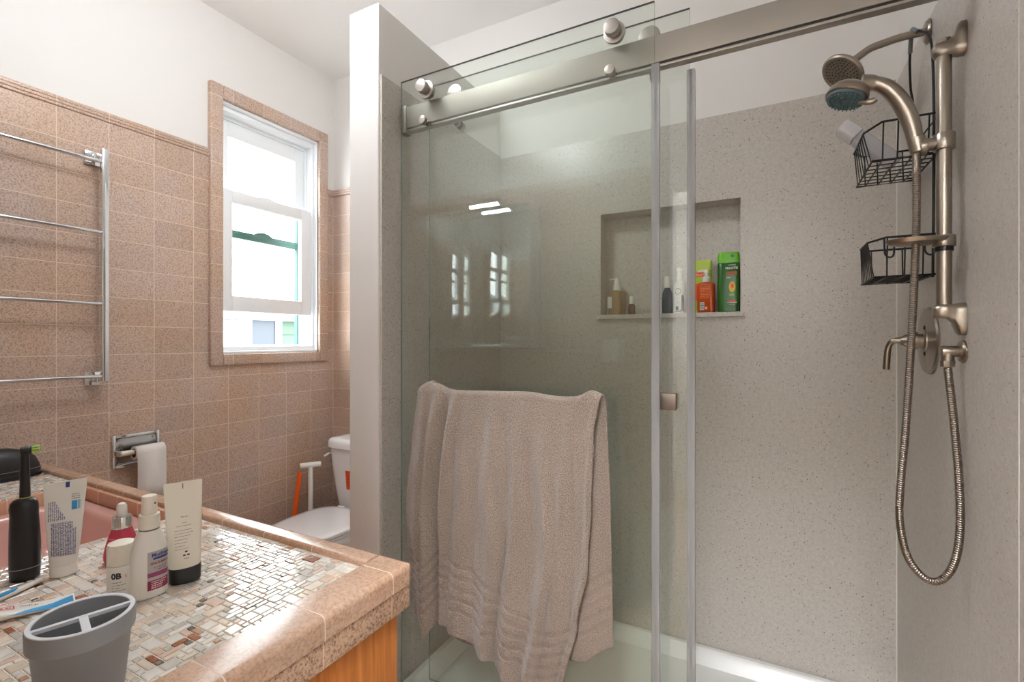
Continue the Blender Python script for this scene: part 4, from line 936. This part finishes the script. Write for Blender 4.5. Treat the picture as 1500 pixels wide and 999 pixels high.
# ------------------------------------------------------------------ things on the counter
T = MZ + .0008
t = thing('toiletry_bag', 'black zipped toiletry bag at the far wall end of the counter', 'bag', (-2.10, .545, T), math.radians(90))
LEA = M('black_leather', (26, 25, 26), 0.42, bump=(220, .4, .002))
b = bm_new(); loft(b, [sel(a, c, z, 3.2, 44) for a, c, z in ((.115, .040, 0), (.125, .048, .004), (.127, .050, .020), (.124, .049, .038), (.114, .045, .062), (.092, .035, .082), (.058, .022, .094), (.02, .006, .098))]); obj('bag_body', b, LEA, t, world=False)
b = bm_new(); loft(b, [sel(a, c, z, 3.2, 44) for a, c, z in ((.125, .048, .0255), (.1295, .0525, .0262), (.1295, .0525, .0278), (.125, .048, .0285))]); obj('piping', b, M('bag_zip_grey', (96, 96, 96), .5), t, world=False, label='grey zip line')
b = bm_new(); loft(b, [sel(a, c, z, 3.2, 44) for a, c, z in ((.124, .047, .0), (.130, .053, .003), (.130, .053, .012), (.126, .049, .015))]); obj('base_band', b, BLACKP, t, world=False)

t = thing('electric_toothbrush', 'black electric toothbrush standing upright with yellow-green bristles', 'toothbrush', (-1.192, .362, T), face_cam(-1.192, .362)); t.scale = (.87, .87, 1)
b = bm_new(); loft(b, [sel(a, c, z, 2.4, 40, cx, 0) for a, c, z, cx in ((.021, .019, 0, 0), (.0235, .021, .003, 0), (.0245, .022, .03, 0), (.0245, .0215, .06, 0), (.0235, .0205, .09, -.0005), (.022, .0195, .115, -.001), (.0225, .0195, .130, -.0015), (.021, .018, .138, -.0015), (.016, .015, .1435, -.001), (.009, .009, .146, 0))]); obj('handle', b, BLACKP, t, world=False)
b = bm_new(); loft(b, [sel(a, c, z, 2.4, 40) for a, c, z in ((.0246, .0221, .021), (.0249, .0224, .0215), (.0249, .0224, .0222), (.0246, .0221, .0227))]); obj('base_seam', b, TXT_G, t, world=False)
b = bm_new(); lathe(b, [(.0090, .146), (.0090, .148)], seg=20); obj('colour_ring', b, M('lime_ring', (170, 176, 70), .4), t, world=False)
b = bm_new(); lathe(b, [(.0088, .148), (.0085, .16), (.0072, .20), (.0068, .222), (.0066, .228)], seg=20); obj('neck', b, BLACKP, t, world=False)
b = bm_new(); cyl(b, (-.0072, 0, .230), (.010, 0, .232), .0085, 20, bev=.003); obj('brush_head', b, BLACKP, t, world=False)
b = bm_new(); c_ = bm_new(); rn = random.Random(5)
for r_, n_ in ((0, 1), (.0028, 7), (.0055, 13)):
    for k in range(n_):
        a = 2 * PI * k / n_; y, z = r_ * math.cos(a), .232 + r_ * math.sin(a)
        cyl(b if (k + n_) % 2 else c_, (.010, y, z), (.021 + rn.uniform(-.001, .001), y * 1.25, .2325 + (z - .232) * 1.25), .0013, 6)
obj('bristles', b, M('yellow_bristle', (222, 226, 92), .6), t, world=False, label='yellow bristles'); obj('bristles', c_, M('green_bristle', (120, 190, 130), .6), t, world=False, label='green bristles')

def tube_body(bm, w0, d0, w1, h0, h1, n=44, lean=0.0):
    """squeeze tube: round at the cap end h0, flat crimp at h1"""
    K = 14; loops = []
    for i in range(K + 1):
        q = i / K; s = q * q * (3 - 2 * q)
        loops.append(sel(lerp(w0, w1, q ** .8), max(.0009, d0 * (1 - s ** 1.05)), lerp(h0, h1, q), 2.2 + 2 * q, n, lean * q, 0))
    loft(bm, loops)
t = thing('toothpaste_tube', 'white toothpaste tube with blue print standing on its cap', 'toothpaste', (-1.147, .401, T), face_cam(-1.147, .401, 4)); t.scale = (.87, .87, 1)
b = bm_new(); lathe(b, [(.0205, 0), (.0225, .002), (.0225, .018), (.0215, .0195)], sx=1, sy=.85); obj('cap', b, WHITEP, t, world=False)
b = bm_new(); tube_body(b, .0215, .0185, .035, .0196, .172, lean=.003); obj('tube_body', b, WHITEP, t, world=False)
def tubemap(w0, d0, w1, h0, h1, lean, e=.0006):
    def f(x, y):
        q = min(1, max(0, (y - h0) / (h1 - h0))); s = q * q * (3 - 2 * q); w = lerp(w0, w1, q ** .8); d = max(.0009, d0 * (1 - s ** 1.05)); ex = 2.2 + 2 * q
        xx = min(.98, abs(x) / w); return Vector((x + lean * q, -d * (1 - xx ** ex) ** (1 / ex) - e, y))
    return f
f = tubemap(.0215, .0185, .035, .0196, .172, .003); b = bm_new(); rn = random.Random(2)
fr_ = lambda x, y: f(-y, x)          # this print runs up the tube
for k in range(15):
    q = k / 14; scribble(b, .0375 + .004 * (1 - q), .098 + .002 * (1 - q) - (.012 if k > 12 else 0), .0195 - k * .0026, .0021, fr_, 0, rn)
for k in range(9): scribble(b, .1035, .1385 - (0 if k < 4 else .006 * (k - 3)), .0245 - k * .0030, .0021, fr_, 0, rn)
put_rect(b, .000, .160, .0065, .170, f, 1, 2, 2)
put_rect(b, .010, .118, .019, .134, f, 2, 3, 3); put_rect(b, .0195, .118, .024, .134, f, 3, 2, 3)
for k in range(3): scribble(b, .010, .024, .137 + k * .004, .002, f, 4, rn)
obj('print', b, [TXT_B, TXT_NB, SKYBL, M('pale_blue_print', (150, 190, 216), .5), TXT_G], t, world=False)

t = thing('serum_bottle', 'pink teardrop serum bottle with silver collar and white dropper', 'bottle', (-1.115, .478, T), face_cam(-1.115, .478))
b = bm_new(); lathe(b, [(.018, 0), (.0255, .003), (.0285, .010), (.0283, .018), (.025, .036), (.0205, .052), (.0165, .063), (.0145, .067)], seg=40); obj('bottle_body', b, clear_plastic('pink_glass', (236, 130, 148), (208, 84, 106), .5, .08), t, world=False)
b = bm_new(); lathe(b, [(.0150, .066), (.0165, .067), (.0162, .087), (.015, .089), (.008, .089)], seg=36); obj('collar', b, CHROME, t, world=False)
b = bm_new(); lathe(b, [(.0085, .0892), (.0088, .098), (.0082, .108), (.006, .113), (.002, .115)], seg=24); obj('dropper_bulb', b, WHITEP, t, world=False)
b = bm_new(); f = lambda x, y: Vector((x - .014, -math.sqrt(max(0, (lerp(.0284, .0205, (y - .018) / .034) + .0006) ** 2 - (x - .014) ** 2)), y))
for k in range(5): scribble(b, -.006, .004, .030 + k * .005, .0012, f, 0, rn)
obj('print', b, M('pink_print', (240, 170, 186), .5), t, world=False)

t = thing('deodorant', 'small white cylinder deodorant with domed cap in front of the pink bottle', 'deodorant', (-.974, .417, T), face_cam(-.974, .417, 8))
b = bm_new(); lathe(b, [(.018, 0), (.0198, .002), (.0198, .052)], seg=40); obj('base', b, WHITEP, t, world=False)
b = bm_new(); lathe(b, [(.0194, .0525), (.0200, .053), (.0200, .082), (.0185, .087), (.012, .0895), (.002, .090)], seg=40); obj('cap', b, CREAMP, t, world=False)
f = cylmap(0, 0, 0, .0198); b = bm_new()
put_text(b, '0B', .013, f, -.010, .033, bold=.0006); put_text(b, 's', .011, f, .003, .033, mi=1)
for k in range(5): scribble(b, -.016, -.002 + (k % 2) * .005, .026 - k * .0045, .0016, f, 2, rn)
obj('print', b, [TXT_D, M('pale_pink_print', (230, 150, 160), .5), TXT_G], t, world=False)

t = thing('spray_bottle', 'white nasal spray bottle with a purple and silver label', 'bottle', (-.925, .436, T), face_cam(-.925, .436, 14)); t.scale = (.87, .87, 1)
b = bm_new(); loft(b, [sel(a, c, z, 2.5, 48) for a, c, z in ((.026, .017, 0), (.0292, .0195, .004), (.0295, .020, .060), (.0285, .0195, .080), (.024, .018, .098), (.0175, .0155, .110), (.015, .0145, .114))]); obj('bottle_body', b, WHITEP, t, world=False)
b = bm_new(); lathe(b, [(.0160, .1142), (.0178, .115), (.0172, .136), (.0165, .138), (.0130, .1385), (.0125, .166), (.0115, .169), (.004, .170)], seg=36); sp_ = obj('spray_cap', b, CREAMP, t, world=False)
b = bm_new(); cyl(b, (.006, -.0108, .157), (.0063, -.0125, .157), .0014, 10); obj('spray_hole', b, DARKGAP, sp_, world=False)
b = bm_new(); lathe(b, [(.0158, .1118), (.0166, .1122), (.0166, .1136), (.0158, .1140)], seg=36); obj('neck_ring', b, TXT_G, t, world=False)
def spmap(e):
    def f(x, y):
        w = .0295 if y < .06 else lerp(.0295, .0283, (y - .06) / .02); d = .0201; xx = min(.985, abs(x) / w)
        return Vector((x, -d * (1 - xx ** 2.5) ** .4 - e, y))
    return f
b = bm_new(); put_rect(b, -.008, .020, .0275, .078, spmap(.0004), 0, 18, 4); put_rect(b, -.008, .014, .0275, .030, spmap(.0007), 1, 18, 3); put_rect(b, -.008, .0355, .0275, .043, spmap(.0007), 2, 18, 2); put_rect(b, .001, .0640, .0275, .0675, spmap(.0007), 3, 12, 1)
lb = obj('label', b, [M('silver_label', (176, 172, 170), .35, .3), M('maroon_label', (138, 22, 70), .4), M('purple_band', (150, 60, 110), .4), TXT_NB], t, world=False)
b = bm_new(); put_text(b, 'Mucinex', .0088, spmap(.001), .0135, .0690, bold=.0003, mi=0)
put_text(b, 'SINUS-MAX', .0058, spmap(.001), .0115, .0562, bold=.0002, mi=1); scribble(b, .002, .024, .0500, .0022, spmap(.001), 1, rn); scribble(b, .006, .024, .0462, .0016, spmap(.001), 3, rn)
for k in range(4): scribble(b, -.002, .024 - k * .003, .0270 - k * .0034, .0019, spmap(.0012), 2, rn)
obj('lettering', b, [TXT_NB, M('red_brown_print', (140, 60, 60), .5), TXT_W, TXT_D], lb, world=False)

t = thing('cream_tube', 'tall cream tube standing on its wide black cap', 'tube', (-.926, .493, T), face_cam(-.926, .493, 6)); t.scale = (.87, .87, 1)
b = bm_new(); loft(b, [sel(a, c, z, 2.2, 44) for a, c, z in ((.0265, .0185, 0), (.0285, .0205, .002), (.0285, .0205, .026), (.0275, .0198, .0275))]); obj('cap', b, BLACKP, t, world=False)
b = bm_new(); tube_body(b, .0275, .0198, .0335, .0276, .178, lean=-.003); obj('tube_body', b, CREAMP, t, world=False)
f = tubemap(.0275, .0198, .0335, .0276, .178, -.003); b = bm_new()
scribble(b, -.006, .008, .116, .0022, f, 1, rn)
for yy, x0, x1 in ((.106, -.004, .004), (.101, -.014, .012), (.0935, -.018, .012), (.0885, -.018, .014), (.0835, -.018, .010), (.078, -.018, .004), (.0725, -.018, .004), (.067, -.018, .000), (.062, -.018, .006)): scribble(b, x0, x1, yy, .0014, f, 1, rn)
put_rect(b, -.0015, .166, -.0003, .175, f, 0, 1, 3)
for a in (90, 210, 330): put_rect(b, .001 + .004 * math.cos(math.radians(a)) - .0022, .053 + .004 * math.sin(math.radians(a)) - .0013, .001 + .004 * math.cos(math.radians(a)) + .0022, .053 + .004 * math.sin(math.radians(a)) + .0013, f, 0, 2, 1)
scribble(b, -.003, .006, .0445, .0016, f, 0, rn)
obj('print', b, [TXT_D, TXT_G], t, world=False)

# tube lying flat, cap towards the left edge; local x runs from cap to crimp
def lying_tube(name, label, cat, p_cap, p_tip, w, d, cap_l):
    a, c = Vector(p_cap), Vector(p_tip); ln = (c - a).length; ang = math.atan2(c.y - a.y, c.x - a.x)
    t = thing(name, label, cat, (a.x, a.y, T), ang)
    bm = bm_new(); K = 14; loops = []
    for i in range(K + 1):
        q = i / K; s = q * q * (3 - 2 * q); hh = max(.0012, d * (1 - s))
        loops.append([(cap_l + (ln - cap_l) * q, w * (.82 + .18 * q) * math.copysign(abs(math.cos(k)) ** .8, math.cos(k)), hh + .0003 + hh * math.copysign(abs(math.sin(k)) ** .9, math.sin(k))) for k in [2 * PI * m_ / 36 for m_ in range(36)]])
    loft(bm, loops); obj('tube_body', bm, WHITEP, t, world=False)
    bm = bm_new(); tube(bm, [(-.0, 0, d), (.002, 0, d), (cap_l - .0005, 0, d)], [d * .80, d * .9, d * .92], 28); obj('cap', bm, clear_plastic('clear_cap', (236, 238, 240), (226, 228, 230), .6), t, world=False)
    def top(x, y, e=.0006):
        q = (x - cap_l) / (ln - cap_l); s = q * q * (3 - 2 * q); hh = max(.0012, d * (1 - s)); ww = w * (.82 + .18 * q); yy = min(.97, abs(y) / ww)
        return Vector((x, y, hh + .0003 + hh * (1 - yy ** 2.5) ** .45 + e))
    return t, top, ln
t, top, ln = lying_tube('toothpaste_tube', 'white toothpaste tube with a red mark and blue swoosh lying flat', 'toothpaste', (-1.066, .228), (-1.023, .372), .021, .0105, .024)
b = bm_new(); 
g = [[b.verts.new(top(lerp(.072, .148, i / 12), lerp(-.0200, lerp(-.0198, .010, (i / 12) ** 1.3), j / 5))) for j in range(6)] for i in range(13)]
for i in range(12):
    for j in range(5): b.faces.new((g[i][j], g[i + 1][j], g[i + 1][j + 1], g[i][j + 1]))
obj('blue_swoosh', b, SKYBL, t, world=False)
b = bm_new(); tp = lambda x, y: top(x, y, .0009)
for a, c, e, f_ in ((.052, -.0075, .080, -.0063), (.052, .0031, .080, .0043), (.052, -.0063, .0535, .0031), (.0785, -.0063, .080, .0031)): put_rect(b, a, c, e, f_, tp, 0, 4, 1)
scribble(b, .055, .077, -.0042, .0056, tp, 0, rn); scribble(b, .086, .108, .000, .0042, tp, 1, rn); scribble(b, .030, .046, -.005, .006, tp, 1, rn)
obj('print', b, [TXT_R, TXT_G], t, world=False)
t = thing('toothbrush', 'white and blue manual toothbrush lying behind the flat toothpaste tube', 'toothbrush', (-1.109, .276, T), math.atan2(-.93, .36))
b = bm_new(); loft(b, [[(x, w * math.cos(k), h + .0002 + h * math.sin(k) * .98) for k in [2 * PI * m_ / 16 for m_ in range(16)]] for x, w, h in ((-.105, .002, .002), (-.10, .0055, .004), (-.03, .0065, .0045), (.0, .0055, .0045), (.04, .0035, .0035), (.06, .004, .003), (.085, .0065, .003), (.093, .004, .0025))]); obj('handle', b, WHITEP, t, world=False)
b = bm_new(); loft(b, [[(x, w * math.cos(k), .0075 + .0035 * math.sin(k)) for k in [2 * PI * m_ / 16 for m_ in range(16)]] for x, w in ((-.062, .002), (-.055, .0045), (.0, .0055), (.030, .0025))]); obj('grip', b, SKYBL, t, world=False, label='blue grip')
b = bm_new(); 
for i in range(7):
    for j in range(3): cyl(b, (.062 + i * .004, -.004 + j * .004, .0045), (.062 + i * .004, -.004 + j * .004, .014), .0016, 6)
obj('bristles', b, WHITEP, t, world=False)

t = thing('toothbrush_holder', 'round grey toothbrush cup with divided light rim, nearest the camera', 'toothbrush holder', (-.722, .270, T), math.radians(-4))
R0, HT = .0505, .103
b = bm_new(); lathe(b, [(.036, 0), (.039, .003), (.0465, .080), (.0480, .0815), (.0500, .0817), (R0, HT - .002), (R0 - .0008, HT), (R0 - .0055, HT), (R0 - .0060, HT - .002), (.0440, .075), (.036, .006), (.001, .005)], seg=64); obj('cup', b, GREYP, t, world=False, angle=50)
b = bm_new(); lathe(b, [(R0 - .0008, HT + .0002), (R0 - .0012, HT + .0012), (R0 - .0055, HT + .0012), (R0 - .0062, HT + .0002)], seg=64, caps=False)
# divider: one bar across, one short bar from its middle to the near rim
def bar(a, c, w):
    a, c = Vector((*a, 0)), Vector((*c, 0)); d = (c - a).normalized(); n_ = Vector((-d.y, d.x, 0)) * w
    loft(b, [[q + Vector((0, 0, z)) for q, z in ((p_ - n_, HT - .003), (p_ + n_, HT - .003), (p_ + n_, HT + .0010), (p_ - n_, HT + .0010))] for p_ in (a, c)])
br_ = R0 - .005
ang = math.radians(78); off = Vector((-.006, -.002))
u_ = Vector((math.cos(ang), math.sin(ang))); nrm = Vector((-u_.y, u_.x)) * -1
bar(tuple(u_ * -br_ * .99 + nrm * .004), tuple(u_ * br_ * .99 + nrm * .004), .0028); bar(tuple(nrm * .0072), tuple(nrm * br_ * .99), .0040)
obj('divider', b, GREYL, t, world=False, label='light grey divided rim')

# ------------------------------------------------------------------ on the wall behind the vanity (seen mirrored in the glass)
t = thing('mirror_cabinet', 'wide mirrored medicine cabinet over the vanity, mirrored in the glass door', 'mirror', (-1.49, YF + .006, 1.23))
b = bm_new(); box(b, (-1.88, YF + .0065, 1.23), (-1.11, YF + .10, 2.03), .003); obj('cabinet_box', b, VINYL, t)
for x0, x1 in ((-1.875, -1.50), (-1.494, -1.115)):
    b = bm_new(); box(b, (x0, YF + .1005, 1.238), (x1, YF + .106, 2.022), .001); d_ = obj('mirror_door', b, MIRROR, t)
    for za in (1.238, 2.010): b = bm_new(); box(b, (x0, YF + .1062, za), (x1, YF + .112, za + .012)); obj('mirror_trim', b, CHROME, d_)
t = thing('switch_plate', 'white switch plate on the tiles, mirrored in the glass door', 'switch', (-.70, YF + .006, 1.18))
b = bm_new(); box(b, (-.745, YF + .0065, 1.165), (-.665, YF + .013, 1.28), .002); p_ = obj('plate', b, WHITEP, t)
for zz in (1.20, 1.245): b = bm_new(); cyl(b, (-.705, YF + .013, zz), (-.705, YF + .016, zz), .015, 20, bev=.001); obj('socket', b, WHITEP, t)
